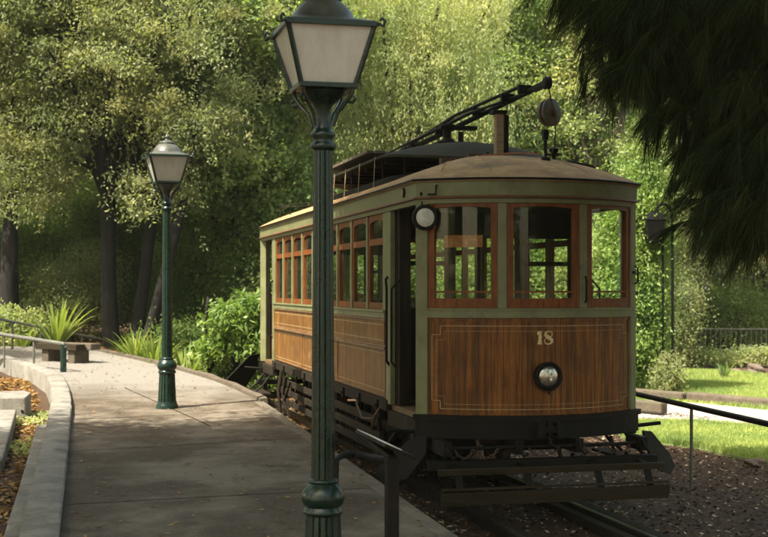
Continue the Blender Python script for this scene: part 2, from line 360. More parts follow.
def segdist(x, y, pts):
    d = np.full(np.shape(x), 1e9)
    for (x0, y0), (x1, y1) in zip(pts[:-1], pts[1:]):
        L2 = (x1 - x0) ** 2 + (y1 - y0) ** 2; t = np.clip(((x - x0) * (x1 - x0) + (y - y0) * (y1 - y0)) / L2, 0, 1)
        d = np.minimum(d, np.hypot(x - x0 - t * (x1 - x0), y - y0 - t * (y1 - y0)))
    return d
bump2 = lambda x, y: .012 * np.sin(x * 2.1 + .7 * y) + .012 * np.sin(y * 1.7 - x * 1.1) + .008 * np.sin(5.3 * x) * np.sin(4.7 * y)
garden_line = edge_pts
def ground_z(x, y):
    x = np.asarray(x, float); y = np.asarray(y, float)
    kxv = .512 - .249 * (y - 9.37)
    right = -.12 + bump2(x, y)
    pz = .158 + .022 * np.minimum(y, 45)
    left = pz - .20 + bump2(x, y)                        # pit and the bed under the slab
    base = np.where(x > kxv - .12, right, left)
    # garden bed behind the path edging: slopes from the path level down to the tram bed
    gx = x; d = segdist(x, y, garden_line)
    lx = np.interp(y, [p[1] for p in edge_pts], [p[0] for p in edge_pts])
    garden = (y > 18.3) & (x > lx) 
    t = np.clip((kxv + .2 - x) / 2.2, 0, 1); t = t * t * (3 - 2 * t)
    gz = right * (1 - t) + (pz - .03 + bump2(x, y) * 1.5) * t
    base = np.where(garden & (x < kxv + .2), gz, base)
    far = np.clip((y - 29.5) / 3, 0, 1)
    base = np.where((x < kxv + .2) & ~in_poly(x, y, path_poly), base * (1 - far) + far * (pz + .0 + bump2(x, y)), base)
    return base
def axisvals(lo, a, b, hi, fine, coarse):
    return np.concatenate([np.arange(lo, a, coarse), np.arange(a, b, fine), np.arange(b, hi + coarse, coarse)])
xs = axisvals(-150, -18, 16, 150, .12, 12.0); ys = axisvals(-90, 2, 42, 180, .14, 14.0)
GX, GY = np.meshgrid(xs, ys); GZ = ground_z(GX, GY)
nx, ny = len(xs), len(ys)
me = bpy.data.meshes.new('ground'); me.vertices.add(nx * ny)
me.vertices.foreach_set('co', np.stack([GX, GY, GZ], -1).reshape(-1).astype(np.float32))
ii = (np.arange(ny - 1)[:, None] * nx + np.arange(nx - 1)[None]).reshape(-1)
q = np.stack([ii, ii + 1, ii + 1 + nx, ii + nx], 1).astype(np.int32)
me.loops.add(q.size); me.loops.foreach_set('vertex_index', q.reshape(-1))
me.polygons.add(len(q)); me.polygons.foreach_set('loop_start', np.arange(0, q.size, 4, dtype=np.int32)); me.polygons.foreach_set('loop_total', np.full(len(q), 4, np.int32))
me.update(calc_edges=True); me.materials.append(M['mulch'])
g = bpy.data.objects.new('ground', me); COL.objects.link(g); tag(g, 'dark brown mulch and soil ground around the tram track', kind='structure')

def slab(name, poly, zf, th, mat, kind='structure', label=None):
    bm = bmesh.new(); vs = [bm.verts.new((x, y, zf(x, y))) for x, y in poly]; f = bm.faces.new(vs)
    bmesh.ops.triangulate(bm, faces=[f]); bmesh.ops.recalc_face_normals(bm, faces=bm.faces)
    top = list(bm.faces)
    if top[0].normal.z < 0: bmesh.ops.reverse_faces(bm, faces=top)
    r = bmesh.ops.extrude_face_region(bm, geom=top)
    for v in [k for k in r['geom'] if isinstance(k, bmesh.types.BMVert)]: v.co.z -= th
    bmesh.ops.recalc_face_normals(bm, faces=bm.faces)
    me = bpy.data.meshes.new(name); bm.to_mesh(me); bm.free(); me.materials.append(mat)
    o = bpy.data.objects.new(name, me); COL.objects.link(o); tag(o, label, kind=kind); return o
# path stops short of the kerb strip
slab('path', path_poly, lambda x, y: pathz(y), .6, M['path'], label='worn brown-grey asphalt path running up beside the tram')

def sweep(name, pts, prof, mat, zf, parent=None, smooth=False, closed_ends=True, bevel=0, jit=0):
    """profile (offset to the left of travel, height) along a ground polyline"""
    P = [Vector((x, y)) for x, y in pts]; mb = MB(); n = len(prof); vs = []
    for i, p in enumerate(P):
        d0 = (p - P[i - 1]).normalized() if i else (P[1] - p).normalized()
        d1 = (P[i + 1] - p).normalized() if i < len(P) - 1 else d0
        d = (d0 + d1).normalized(); k = 1 / max(.5, d.dot(d0)); nr = Vector((-d.y, d.x)) * k
        z = zf(p.x, p.y)
        for o_, h in prof: vs.append((p.x + nr.x * o_, p.y + nr.y * o_, z + h + random.uniform(-jit, jit)))
    fs = [tuple(range(n))[::-1], tuple(range((len(P) - 1) * n, len(P) * n))]
    for i in range(len(P) - 1):
        for k in range(n):
            a = i * n + k; b = i * n + (k + 1) % n; fs.append((a, b, b + n, a + n))
    mb.add(vs, fs); return mb.build(name, mat, parent, smooth=smooth, bevel=bevel)
def dense(pts, step):
    out = []
    for a, b in zip(pts[:-1], pts[1:]):
        n = max(1, int(math.hypot(b[0] - a[0], b[1] - a[1]) / step))
        for i in range(n): out.append((a[0] + (b[0] - a[0]) * i / n, a[1] + (b[1] - a[1]) * i / n))
    return out + [pts[-1]]
def chaikin(pts, k=2):
    for _ in range(k):
        o = [pts[0]]
        for a, b in zip(pts[:-1], pts[1:]):
            o += [(a[0] * .75 + b[0] * .25, a[1] * .75 + b[1] * .25), (a[0] * .25 + b[0] * .75, a[1] * .25 + b[1] * .75)]
        pts = o + [pts[-1]]
    return pts
kerb = sweep('kerb', dense([(kx(1), 1), (kx(18.3), 18.3)], .6), [(.12, .006), (-.02, .004), (-.04, -.04), (-.04, -.7), (.12, -.7)], M['kerb_shaded'], lambda x, y: pathz(y), jit=.003)
tag(kerb, 'pale concrete kerb strip between path and tram track', kind='structure')
edging = sweep('garden_edging', dense(chaikin(edge_pts[:1] + edge_pts[1:], 2), .5), [(.03, -.1), (.03, .05), (-.07, .06), (-.09, -.1)], M['oldtimber'], lambda x, y: pathz(y), jit=.012)
tag(edging, 'low weathered timber edging between path and garden bed', 'edging')
wl = chaikin(left_pts[1:], 1)
wall = sweep('retaining_wall', dense(wl, .22), [(0, -.1), (-.015, .07), (.0, .088), (.12, .10), (.25, .09), (.262, .06), (.26, -.5), (.0, -.5)], M['concrete'], lambda x, y: pathz(y), smooth=True, jit=.009)
tag(wall, 'low curved concrete wall bordering the left of the path', 'wall')
inner = sweep('kerb_footing', dense([(x - .40, y) for x, y in wl if y < 17.5], .5), [(-.13, -.02), (.0, -.02), (.0, -.5), (-.13, -.5)], M['concrete'], lambda x, y: pathz(y), bevel=.01, jit=.006)
tag(inner, 'lower grey concrete footing along inner foot of curved wall', 'footing')
# joints cut across the path: thin dark tar strips lying on it
mb = MB()
for (a, b) in ((pp(58, 505), pp(395, 487)), (pp(66, 452), pp(335, 436)), (pp(70, 420), pp(275, 410)), (pp(125, 388), pp(210, 426))):
    ax, ay = a; bx, by = b; d = Vector((bx - ax, by - ay)); nn = Vector((-d.y, d.x)).normalized() * .008
    n = 10
    for i in range(n):
        p0 = Vector((ax, ay)) + d * i / n; p1 = Vector((ax, ay)) + d * (i + 1) / n
        mb.add([(p0.x - nn.x, p0.y - nn.y, pathz(p0.y) + .004), (p1.x - nn.x, p1.y - nn.y, pathz(p1.y) + .004), (p1.x + nn.x, p1.y + nn.y, pathz(p1.y) + .004), (p0.x + nn.x, p0.y + nn.y, pathz(p0.y) + .004)], [(0, 1, 2, 3)])
jo = mb.build('path_joint', M['black']); tag(jo, 'narrow dark joints running across the asphalt path', kind='structure')

# concrete planter at the far left
def at_block():
    t = empty('concrete_seat_wall', (0, 0, 0), 0, 'angular pale concrete block wall standing in the leaf filled bed', 'block wall')
    Y0 = 17.6; X0 = ux(-2, Y0); X1 = ux(27, Y0)
    zt = vz(392, Y0 + .9)
    mb = MB(); 
    mb.prism([(X0 - .1, Y0), (X0 + .07, Y0 - .02), (X1 - .02, Y0), (ux(31, Y0 + .8), Y0 + .8), (ux(24, Y0 + 1.2), Y0 + 1.2), (ux(-4, Y0 + 1.0), Y0 + 1.0)], zt - .75, zt, lambda p, q, h: (p, q, h))
    mb.build('block', M['concrete'], t, bevel=.02)
    mb = MB()
    for i, j in ((0, 0), (1, 0), (0, 1), (1, 1)):
        cx = X0 + .20 + i * .13; cz = zt - .19 - j * .09
        mb.lathe([(.022, 0), (.020, .004), (.0, .005)], (cx, Y0 - .006, cz), (0, -1, 0), 10)
    mb.build('drain_hole', M['black'], t)
    mb = MB()
    pts = [(ux(0, Y0 + 1), Y0 + 1.0), (X0 - .9, Y0 + .9), (X0 - 1.6, Y0 + 1.6), (X0 - 3, Y0 + 3)]
    for a, b in zip(pts[:-1], pts[1:]): mb.bar((a[0], a[1], zt - .3), (b[0], b[1], zt - .3), .3, .54)
    mb.build('wing_wall', M['concrete'], t, bevel=.015)
    mb = MB(); mb.bar((ux(-14, 13.2), 13.2, pathz(13) - .28), (ux(4, 17.3), 17.3, pathz(17) - .24), .32, .5)
    mb.build('low_wall', M['concrete'], t, bevel=.02)
at_block()

# right hand side: lawn, pale path, timber edge
lz = lambda x, y: float(-.12)
lawn_front = [gp(625, 441), gp(700, 451), gp(768, 465), gp(900, 492)]
pp_near = [gp(600, 421), gp(700, 425), gp(768, 430), gp(900, 440)]
pp_far = [gp(600, 399), gp(700, 405), gp(768, 412), gp(900, 424)]
lawn_far = [gp(560, 372), gp(640, 371), gp(700, 373), gp(768, 377), gp(950, 384)]
slab('lawn', [(x, y) for x, y in lawn_front] + [(x, y) for x, y in pp_near[::-1]], lambda x, y: -.085, .1, M['lawn'], label='narrow strip of bright grass in front of the pale path')
slab('lawn', pp_far + lawn_far[::-1], lambda x, y: -.085, .1, M['lawn'], label='sunlit lawn beyond the pale path')
slab('path', pp_near + pp_far[::-1], lambda x, y: -.085, .1, M['palepath'], label='pale gravel path crossing between two strips of grass')
def blades(name, poly, n, label, z0=-.09, hmin=.035, hmax=.085):
    xs_ = [p[0] for p in poly]; ys_ = [p[1] for p in poly]
    x = rng.uniform(min(xs_), max(xs_), n * 3); y = rng.uniform(min(ys_), max(ys_), n * 3)
    k = in_poly(x, y, poly); x = x[k][:n]; y = y[k][:n]; m = len(x)
    h = rng.uniform(hmin, hmax, m) * (1 + .5 * np.sin(x * 1.3) * np.sin(y * .9)); a = rng.uniform(0, 2 * PI, m); w = .006 + .005 * rng.random(m)
    lean = rng.normal(size=(m, 2)) * .35 * h[:, None]
    B = np.stack([x, y, np.full(m, z0)], 1); d = np.stack([np.cos(a) * w, np.sin(a) * w, np.zeros(m)], 1)
    T = B + np.stack([lean[:, 0], lean[:, 1], h], 1)
    V = np.stack([B - d, B + d, T + d * .2, T - d * .2], 1)
    o = np_quads(name, V, M['grassblade']); tag(o, label, 'grass', kind='stuff')
blades('grass', [(x, y) for x, y in lawn_front] + pp_near[::-1], 70000, 'short bright grass blades in front of the pale path')
blades('grass', pp_far + lawn_far[::-1], 130000, 'sunlit lawn grass blades beyond the pale path', hmax=.11)

# scattered litter -------------------------------------------------
def scatter(name, poly, n, L, W, mat, label, zf, keep=None, tilt=.45):
    xs_ = [p[0] for p in poly]; ys_ = [p[1] for p in poly]
    x = rng.uniform(min(xs_), max(xs_), n * 4); y = rng.uniform(min(ys_), max(ys_), n * 4)
    k = in_poly(x, y, poly)
    if keep is not None: k &= keep(x, y)
    x = x[k][:n]; y = y[k][:n]; m = len(x); z = zf(x, y)
    a = rng.uniform(0, 2 * PI, m); t = np.stack([np.cos(a), np.sin(a), rng.normal(size=m) * tilt * .5], 1); b = np.stack([-np.sin(a), np.cos(a), rng.normal(size=m) * tilt], 1)
    l = (L * (.5 + rng.random(m)))[:, None]; w = (W * (.5 + rng.random(m)))[:, None]
    P = np.stack([x, y, z + .008 + .012 * rng.random(m)], 1)
    V = np.stack([P - t * l * .5, P + b * w * .5, P + t * l * .5, P - b * w * .5], 1)
    o = np_quads(name, V, mat); tag(o, label, 'litter', kind='stuff')
zpath = lambda x, y: .158 + .022 * y
scatter('fallen_leaves', path_poly, 3200, .05, .028, M['litter'], 'small yellow and brown leaves scattered on the asphalt path', zpath, tilt=.2)
def along(x, y): d = np.abs(x - (.512 - .249 * (y - 9.37)) + .18); return (d < .30 + .1 * np.sin(y * 3)) & (rng.random(np.shape(x)) < .8)
scatter('fallen_leaves', path_poly, 800, .04, .022, M['litter'], 'brown leaves gathered along the concrete kerb strip', zpath, keep=along, tilt=.2)
trk = [(kx(6) + .05, 6), (4.5, 6), (8.5, 13.5), (8.5, 18), (4.2, 26), (-2.5, 26), (kx(18.5) + .05, 18.5)]
scatter('mulch', trk, 48000, .05, .024, M['chips'], 'loose bark chips and dry leaves between and beside the rails', ground_z)
pit = [(-8.5, 24), (-6.6, 24.2), (-5, 19), (-4, 15), (-2.7, 9.3), (-2.2, 6), (-9, 6)]
scatter('mulch', pit, 22000, .09, .045, M['litter'], 'golden brown leaf mulch in the bed behind the curved wall', ground_z)
gb = [(-2.0, 18.6), (-.6, 21), (-.8, 30), (-6, 34), (-13, 37), (-9.5, 33), (-6.2, 29), (-3.2, 23)]
scatter('mulch', gb, 14000, .07, .035, M['litter'], 'dry leaf litter on the garden bed beyond the path edging', ground_z)
# weeds in the pit
def weeds(cx, cy, n, r, label):
    a = rng.uniform(0, 2 * PI, n); rr = r * np.sqrt(rng.random(n)); x = cx + rr * np.cos(a); y = cy + rr * np.sin(a) * 1.6
    P = np.stack([x, y, ground_z(x, y) + .02 + .07 * rng.random(n)], 1)
    o = np_quads('ground_cover', leaves(P, .06, .035, up=1), M['leaf_willow']); tag(o, label, 'ground cover', kind='stuff')
weeds(ux(32, 17.3), 17.6, 500, .45, 'small green weeds beside the concrete block wall')
weeds(ux(22, 14.6), 14.9, 260, .35, 'small green weeds nearer the camera in the leaf filled bed')

# ------------------------------------------------------------------ street lamps
def make_lamp(loc, rz, label):
    t = empty('street_lamp', loc, rz, label, 'street lamp', 'green heritage street lamps along the path')
    G = M['lampgreen']
    mb = MB(); mb.lathe([(.150, -.05), (.150, .03), (.140, .05), (.132, .07), (.128, .09)], n=32)
    mb.build('base', G, t, smooth=True)
    mb = MB(); mb.lathe([(.124, .08), (.112, .30), (.104, .47)], n=96, flute=16, depth=.09); mb.build('fluted_base', G, t, smooth=True)
    mb = MB(); mb.lathe([(.106, .465), (.118, .475), (.122, .49), (.110, .505), (.106, .515), (.126, .54), (.132, .575), (.122, .61), (.098, .64), (.084, .655), (.092, .665), (.088, .68), (.07, .685)], n=32)
    mb.build('base_collar', G, t, smooth=True, angle=60)
    mb = MB(); mb.lathe([(.072, .68), (.066, 1.6), (.058, 2.66)], n=72, flute=12, depth=.10); mb.build('pole', G, t, smooth=True)
    mb = MB(); mb.lathe([(.060, 2.655), (.078, 2.67), (.080, 2.69), (.062, 2.705), (.060, 2.725), (.074, 2.74), (.076, 2.76), (.058, 2.775), (.05, 2.80), (.048, 2.90), (.06, 2.93), (.10, 2.965), (.13, 2.99), (.145, 3.01), (.05, 3.02)], n=28)
    mb.build('pole_collar', G, t, smooth=True, angle=60)
    h0, h1, z0, z1 = .162, .258, 3.03, 3.375
    mb = MB()
    for sx in (-1, 1):
        for sy in (-1, 1):
            mb.tube([(sx * .15, sy * .15, 3.03), (sx * .148, sy * .148, 2.99), (sx * .12, sy * .12, 2.94), (sx * .075, sy * .075, 2.88), (sx * .055, sy * .055, 2.80)], [.011, .012, .012, .011, .009], 7)
            mb.tube([(sx * .12 + .0, sy * .12, 2.94), (sx * .15, sy * .15, 2.93), (sx * .165, sy * .165, 2.955), (sx * .15, sy * .15, 2.975)], .008, 6)
    mb.build('bracket', G, t, smooth=True)
    mb = MB()
    for k in range(4):
        a = k * PI / 2; r = Matrix.Rotation(a, 3, 'Z')
        mb.bar(r @ Vector((h0, h0, z0)), r @ Vector((h1, h1, z1)), .024, .024)
        mb.bar(r @ Vector((-h0 - .012, h0, z0)), r @ Vector((h0 + .012, h0, z0)), .032, .028)
        mb.bar(r @ Vector((-h1 - .02, h1, z1 + .004)), r @ Vector((h1 + .02, h1, z1 + .004)), .036, .03)
        e = r @ Vector((1, 1, 0)).normalized()
        c = r @ Vector((h1, h1, z1))
        mb.tube([c, c + e * .035 + Vector((0, 0, .002)), c + e * .062 + Vector((0, 0, -.012)), c + e * .07 + Vector((0, 0, .018)), c + e * .05 + Vector((0, 0, .035)), c + e * .034 + Vector((0, 0, .022))], [.012, .011, .010, .010, .009, .006], 7)
    mb.obox((0, 0, z0 - .004), (.31, .31, .012))
    mb.build('lantern_frame', G, t, bevel=.003)
    for k in range(4):
        a = k * PI / 2; r = Matrix.Rotation(a, 3, 'Z'); mb = MB()
        i = .006
        q = [(-h0 + .008, h0 - i, z0 + .015), (h0 - .008, h0 - i, z0 + .015), (h1 - .008, h1 - i, z1 - .01), (-h1 + .008, h1 - i, z1 - .01)]
        q2 = [(x, y - .005, z) for x, y, z in q]
        mb.add([r @ Vector(p) for p in q + q2], [(0, 1, 2, 3), (7, 6, 5, 4), (0, 4, 5, 1), (1, 5, 6, 2), (2, 6, 7, 3), (3, 7, 4, 0)])
        mb.build('glass_pane', M['frost'], t)
    # hood: square skirt turning into a round bell
    mb = MB(); prof = [(.268, 3.392, 0), (.262, 3.40, 0), (.225, 3.418, .3), (.198, 3.432, .8), (.190, 3.455, 1), (.172, 3.49, 1), (.140, 3.525, 1), (.108, 3.552, 1), (.096, 3.56, 1)]
    n = 40; vs = []
    for r_, z, c in prof:
        for k in range(n):
            a = 2 * PI * k / n + PI / 4 * 0; sq = 1 / max(abs(math.cos(a)), abs(math.sin(a)))
            rr = r_ * (sq * (1 - c) + c); vs.append((rr * math.cos(a), rr * math.sin(a), z))
    fs = [tuple(range(n))[::-1], tuple(range((len(prof) - 1) * n, len(prof) * n))]
    for i in range(len(prof) - 1):
        for k in range(n):
            a = i * n + k; b = i * n + (k + 1) % n; fs.append((a, b, b + n, a + n))
    mb.add(vs, fs); mb.build('hood', M['lampcap'], t, smooth=True, angle=50)
    mb = MB(); mb.lathe([(.11, 3.555), (.114, 3.567), (.104, 3.58), (.07, 3.585), (.05, 3.60), (.03, 3.61), (.022, 3.625), (.034, 3.64), (.03, 3.66), (.012, 3.675), (.004, 3.70)], n=24)
    mb.build('finial', M['lampcap'], t, smooth=True, angle=60)
    return t
l1 = make_lamp((-.367, 7.83, pathz(7.83)), math.radians(14), 'tall dark green street lamp close to camera in front of the tram')
l2 = copy_tree(l1); l2.location = (-2.92, 17.5, pathz(17.5)); l2.rotation_euler.z = math.radians(17)
l2['label'] = 'smaller looking green street lamp further along the path, left of the tram'

# ------------------------------------------------------------------ sign stand by the kerb
t = empty('information_stand', (.045, 7.5, pathz(7.5)), math.radians(13.8), 'black sign stand with pale slanted panel beside kerb, foreground', 'sign')
mb = MB(); mb.box(-.036, .036, -.036, .036, -.1, .86); mb.build('post', M['black'], t, bevel=.006)
R = Matrix.Rotation(math.radians(24), 3, 'Y')
mb = MB(); mb.obox((.03, .30, .90), (.20, .78, .022), R); mb.build('panel_frame', M['black'], t, bevel=.004)
mb = MB(); mb.obox(Vector((.03, .30, .90)) + R @ Vector((-.045, 0, .0125)), (.10, .76, .006), R); mb.build('sign_face', M['signwhite'], t)
mb = MB(); mb.bar((0, -.03, .86), (.02, .55, .88), .05, .03); mb.build('support_arm', M['black'], t, bevel=.004)

# hose lying at the kerb
mb = MB(); Y = 11.2
pts = [(ux(386, 10.9), 10.9, vz(460, 10.9)), (ux(376, 11.0), 11.0, vz(459, 11)), (ux(366, 11.1), 11.1, vz(457, 11.1)), (ux(354, 11.1), 11.1, vz(454, 11.1)), (ux(343, 11.0), 11.0, vz(455, 11)), (ux(336, 10.9), 10.9, vz(460, 10.9)), (ux(335, 10.8), 10.8, pathz(10.8) + .01)]
mb.tube(chaikin3 if False else pts, [.035, .04, .036, .03, .03, .028, .028], 10)
o = mb.build('bent_pipe', M['black'], smooth=True); tag(o, 'bent black pipe arching over the kerb between lamp and sign', 'pipe')
# ------------------------------------------------------------------ the tram
L = 10.23; RA = 1.57; YC = 1.12; TH = math.asin(1.1 / 1.57); UM = RA * TH
tram = empty('tram', (1.415, 12.762, 0), math.radians(13.79), 'old wooden electric tram numbered 18 with green trim standing on the track', 'tram')
def endmap(flip):
    def tf(u, d, z):                     # u along the bow, d outward, z up
        a = u / RA; r = RA + d; x = r * math.sin(a); y = YC - r * math.cos(a)
        return (-x, L - y, z) if flip else (x, y, z)
    return tf
def endxy(flip):
    return (lambda x, y, z: (-x, L - y, z)) if flip else (lambda x, y, z: (x, y, z))
def sidemap(s): return lambda x, y, z: (s * (1.1 + x), y, z)     # x = outward

def loop(d, n=26):
    r = RA + d; th = math.asin(min(1, (1.1 + d) / r)); out = []
    for i in range(n + 1):
        a = -th + 2 * th * i / n; out.append((r * math.sin(a), YC - r * math.cos(a)))
    for i in range(1, 12): out.append((1.1 + d, out[n][1] + (L - 2 * out[n][1]) * i / 12))
    fr = out[:n + 1]
    out += [(-x, L - y) for x, y in fr]
    for i in range(1, 12): out.append((-(1.1 + d), L - fr[0][1] - (L - 2 * fr[0][1]) * i / 12))
    return out
def ring(name, prof, mat, smooth=True):
    mb = MB(); n = len(prof); lps = [loop(d) for d, z in prof]; m = len(lps[0]); vs = []
    for k in range(n): vs += [(x, y, prof[k][1]) for x, y in lps[k]]
    fs = []
    for k in range(n):
        k2 = (k + 1) % n
        for i in range(m):
            j = (i + 1) % m; fs.append((k * m + i, k * m + j, k2 * m + j, k2 * m + i))
    mb.add(vs, fs); return mb.build(name, mat, tram, smooth=smooth)
ring('eave_band', [(.02, 3.035), (.045, 3.035), (.05, 3.18), (.02, 3.18)], M['green'])
ring('eave_trim', [(.0, 3.012), (.062, 3.012), (.066, 3.022), (.060, 3.033), (.0, 3.033)], M['brown_trim'])
ring('gutter', [(.02, 3.182), (.085, 3.182), (.092, 3.193), (.085, 3.203), (.02, 3.203)], M['black'])
ring('window_header', [(-.03, 2.965), (.028, 2.965), (.030, 3.010), (-.03, 3.010)], M['green'])

# roof: hipped canvas dome
def dome(name, w, z0, h, s0, mat, th, over, power=2.0, nk=14, end=.95):
    mb = MB(); out = loop(over); m = len(out); vs = []
    base = [(x * w, (y if s0 == 0 else s0 + (y + .45) * (L - 2 * s0) / (L + .9) )) for x, y in out]
    for side in (0, 1):
        for k in range(nk + 1):
            q = 1 - k / nk
            for x, y in base:
                yc = min(max(y, s0 + end), L - s0 - end)
                px = x * q; py = yc + (y - yc) * q
                f = 1 - q ** power; z = z0 + h * f - (th if side else 0)
                vs.append((px, py, z))
    R0 = (nk + 1) * m; fs = []
    for side in (0, 1):
        for k in range(nk):
            for i in range(m):
                j = (i + 1) % m; a = side * R0 + k * m
                fs.append((a + i, a + j, a + m + j, a + m + i) if not side else (a + i, a + m + i, a + m + j, a + j))
    for i in range(m):
        j = (i + 1) % m; fs.append((i, R0 + i, R0 + j, j))
    mb.add(vs, fs); o = mb.build(name, mat, tram, smooth=True, angle=60); return o
roof = dome('roof', 1, 3.203, .335, 0, M['roof'], .03, .075)
# little fittings on the front of the roof
def roofz(x, y):
    """height of the canvas roof above (x,y), front half"""
    yc = min(max(y, .95), L - .95)
    if y < .95:
        # ray from (0,.95) through the point to the front outline
        r = RA + .075; dx, dy = x, y - .95; A = dx * dx + dy * dy
        B = 2 * dy * (.95 - YC); C_ = (.95 - YC) ** 2 - r * r
        if A < 1e-6: return 3.538
        s = (-B + math.sqrt(B * B - 4 * A * C_)) / (2 * A)
        if abs(x * s) > 1.175: s = 1.175 / abs(x)
        q = min(1, 1 / s)
    else: q = min(1, abs(x) / 1.175)
    return 3.203 + .335 * (1 - q * q)
mb = MB()
for x, y in ((-.62, .75), (-.28, .9)):
    z = roofz(x, y); mb.box(x - .06, x + .06, y - .04, y + .04, z - .02, z + .045)
    mb.tube([(x + .06, y, z + .04), (x + .1, y, z + .05), (x + .12, y, z)], .01, 6)
mb.build('roof_bracket', M['rust'], roof, bevel=.004)
mb = MB()
for x in (-.85, -.45, .5):                       # canvas seams from crown to eave
    pts = []
    for i in range(9):
        s = i / 8; X = x * (1 - .0 * s); y = .9 - (1.25) * s + abs(x) ** 2 * .45 * s
        pts.append((X * (.6 + .45 * s), y, roofz(X * (.6 + .45 * s), y) + .002))
    mb.tube(pts, .006, 5)
mb.build('canvas_seam', M['roof'], roof, smooth=True)

# clerestory
CZ0, CZ1 = 3.33, 3.70
def oval(w, y0, y1, n=14, e=.75):
    pts = []
    for i in range(n + 1):
        a = PI * i / n; pts.append((-w * math.cos(a), y0 + e - e * math.sin(a)))
    for i in range(1, 10): pts.append((w, y0 + e + (y1 - y0 - 2 * e) * i / 10))
    for i in range(n + 1):
        a = PI * i / n; pts.append((w * math.cos(a), y1 - e + e * math.sin(a)))
    for i in range(1, 10): pts.append((-w, y1 - e - (y1 - y0 - 2 * e) * i / 10))
    return pts
def ovalring(name, w, y0, y1, prof, mat, parent, e=.75):
    mb = MB(); vs = []; lp = [oval(w + d, y0 - d, y1 + d, e=e) for d, z in prof]; m = len(lp[0]); n = len(prof)
    for k in range(n): vs += [(x, y, prof[k][1]) for x, y in lp[k]]
    fs = []
    for k in range(n):
        for i in range(m):
            j = (i + 1) % m; k2 = (k + 1) % n; fs.append((k * m + i, k * m + j, k2 * m + j, k2 * m + i))
    mb.add(vs, fs); return mb.build(name, mat, parent, smooth=True)
cw, c0, c1 = .95, 1.2, 6.1
cl = empty('clerestory', (0, 0, 0)); cl.parent = tram
ovalring('clerestory_sill', cw - .05, c0 + .05, c1 - .05, [(-.02, 3.3), (.02, 3.3), (.02, 3.40), (-.02, 3.40)], M['soot'], cl)
mb = MB()
pts = oval(cw - .05, c0 + .05, c1 - .05)
for i, (x, y) in enumerate(pts):
    if i % 5 == 2: mb.tube([(x, y, 3.38), (x, y, 3.62)], .012, 5)
mb.build('clerestory_post', M['soot'], cl)
mb = MB(); vs = []; nk = 8; m = len(pts)
for side in (0, 1):
    for k in range(nk + 1):
        q = 1 - k / nk
        for x, y in oval(cw, c0, c1):
            yc = min(max(y, c0 + .75), c1 - .75); xx = x * q; yy = yc + (y - yc) * q
            endf = max(0, (c0 + 1.1 - yy), (yy - (c1 - 1.1)))
            vs.append((xx, yy, 3.66 + .16 * (1 - q * q) - .10 * min(1, endf / 1.1) ** 1.6 - (.028 if side else 0)))
R0 = (nk + 1) * m; fs = []
for side in (0, 1):
    for k in range(nk):
        for i in range(m):
            j = (i + 1) % m; a = side * R0 + k * m; fs.append((a + i, a + j, a + m + j, a + m + i))
for i in range(m): fs.append((i, R0 + i, R0 + (i + 1) % m, (i + 1) % m))
mb.add(vs, fs); lid = mb.build('upper_roof', M['roofgreen'], cl, smooth=True, angle=60)
mb = MB()
for i, y in enumerate((2.5, 3.3, 4.1, 4.8)):
    mb.tube([(-cw - .0, y, 3.67), (-1.02, y - .22, roofz(1.02, 2) + .01)], .0042, 5)
mb.build('roof_stay', M['timber'], cl)
mb = MB(); mb.box(-cw + .02, -cw + .26, 3.0, 5.6, 3.765, 3.80); mb.build('roof_walkway', M['oldtimber'], cl, bevel=.004)
mb = MB()
for i in range(7):
    mb.box(-cw + .1, cw - .1, 2.4 + i * .5 - .02, 2.4 + i * .5 + .02, 3.58, 3.62)
mb.build('roof_rib', M['interior'], cl)

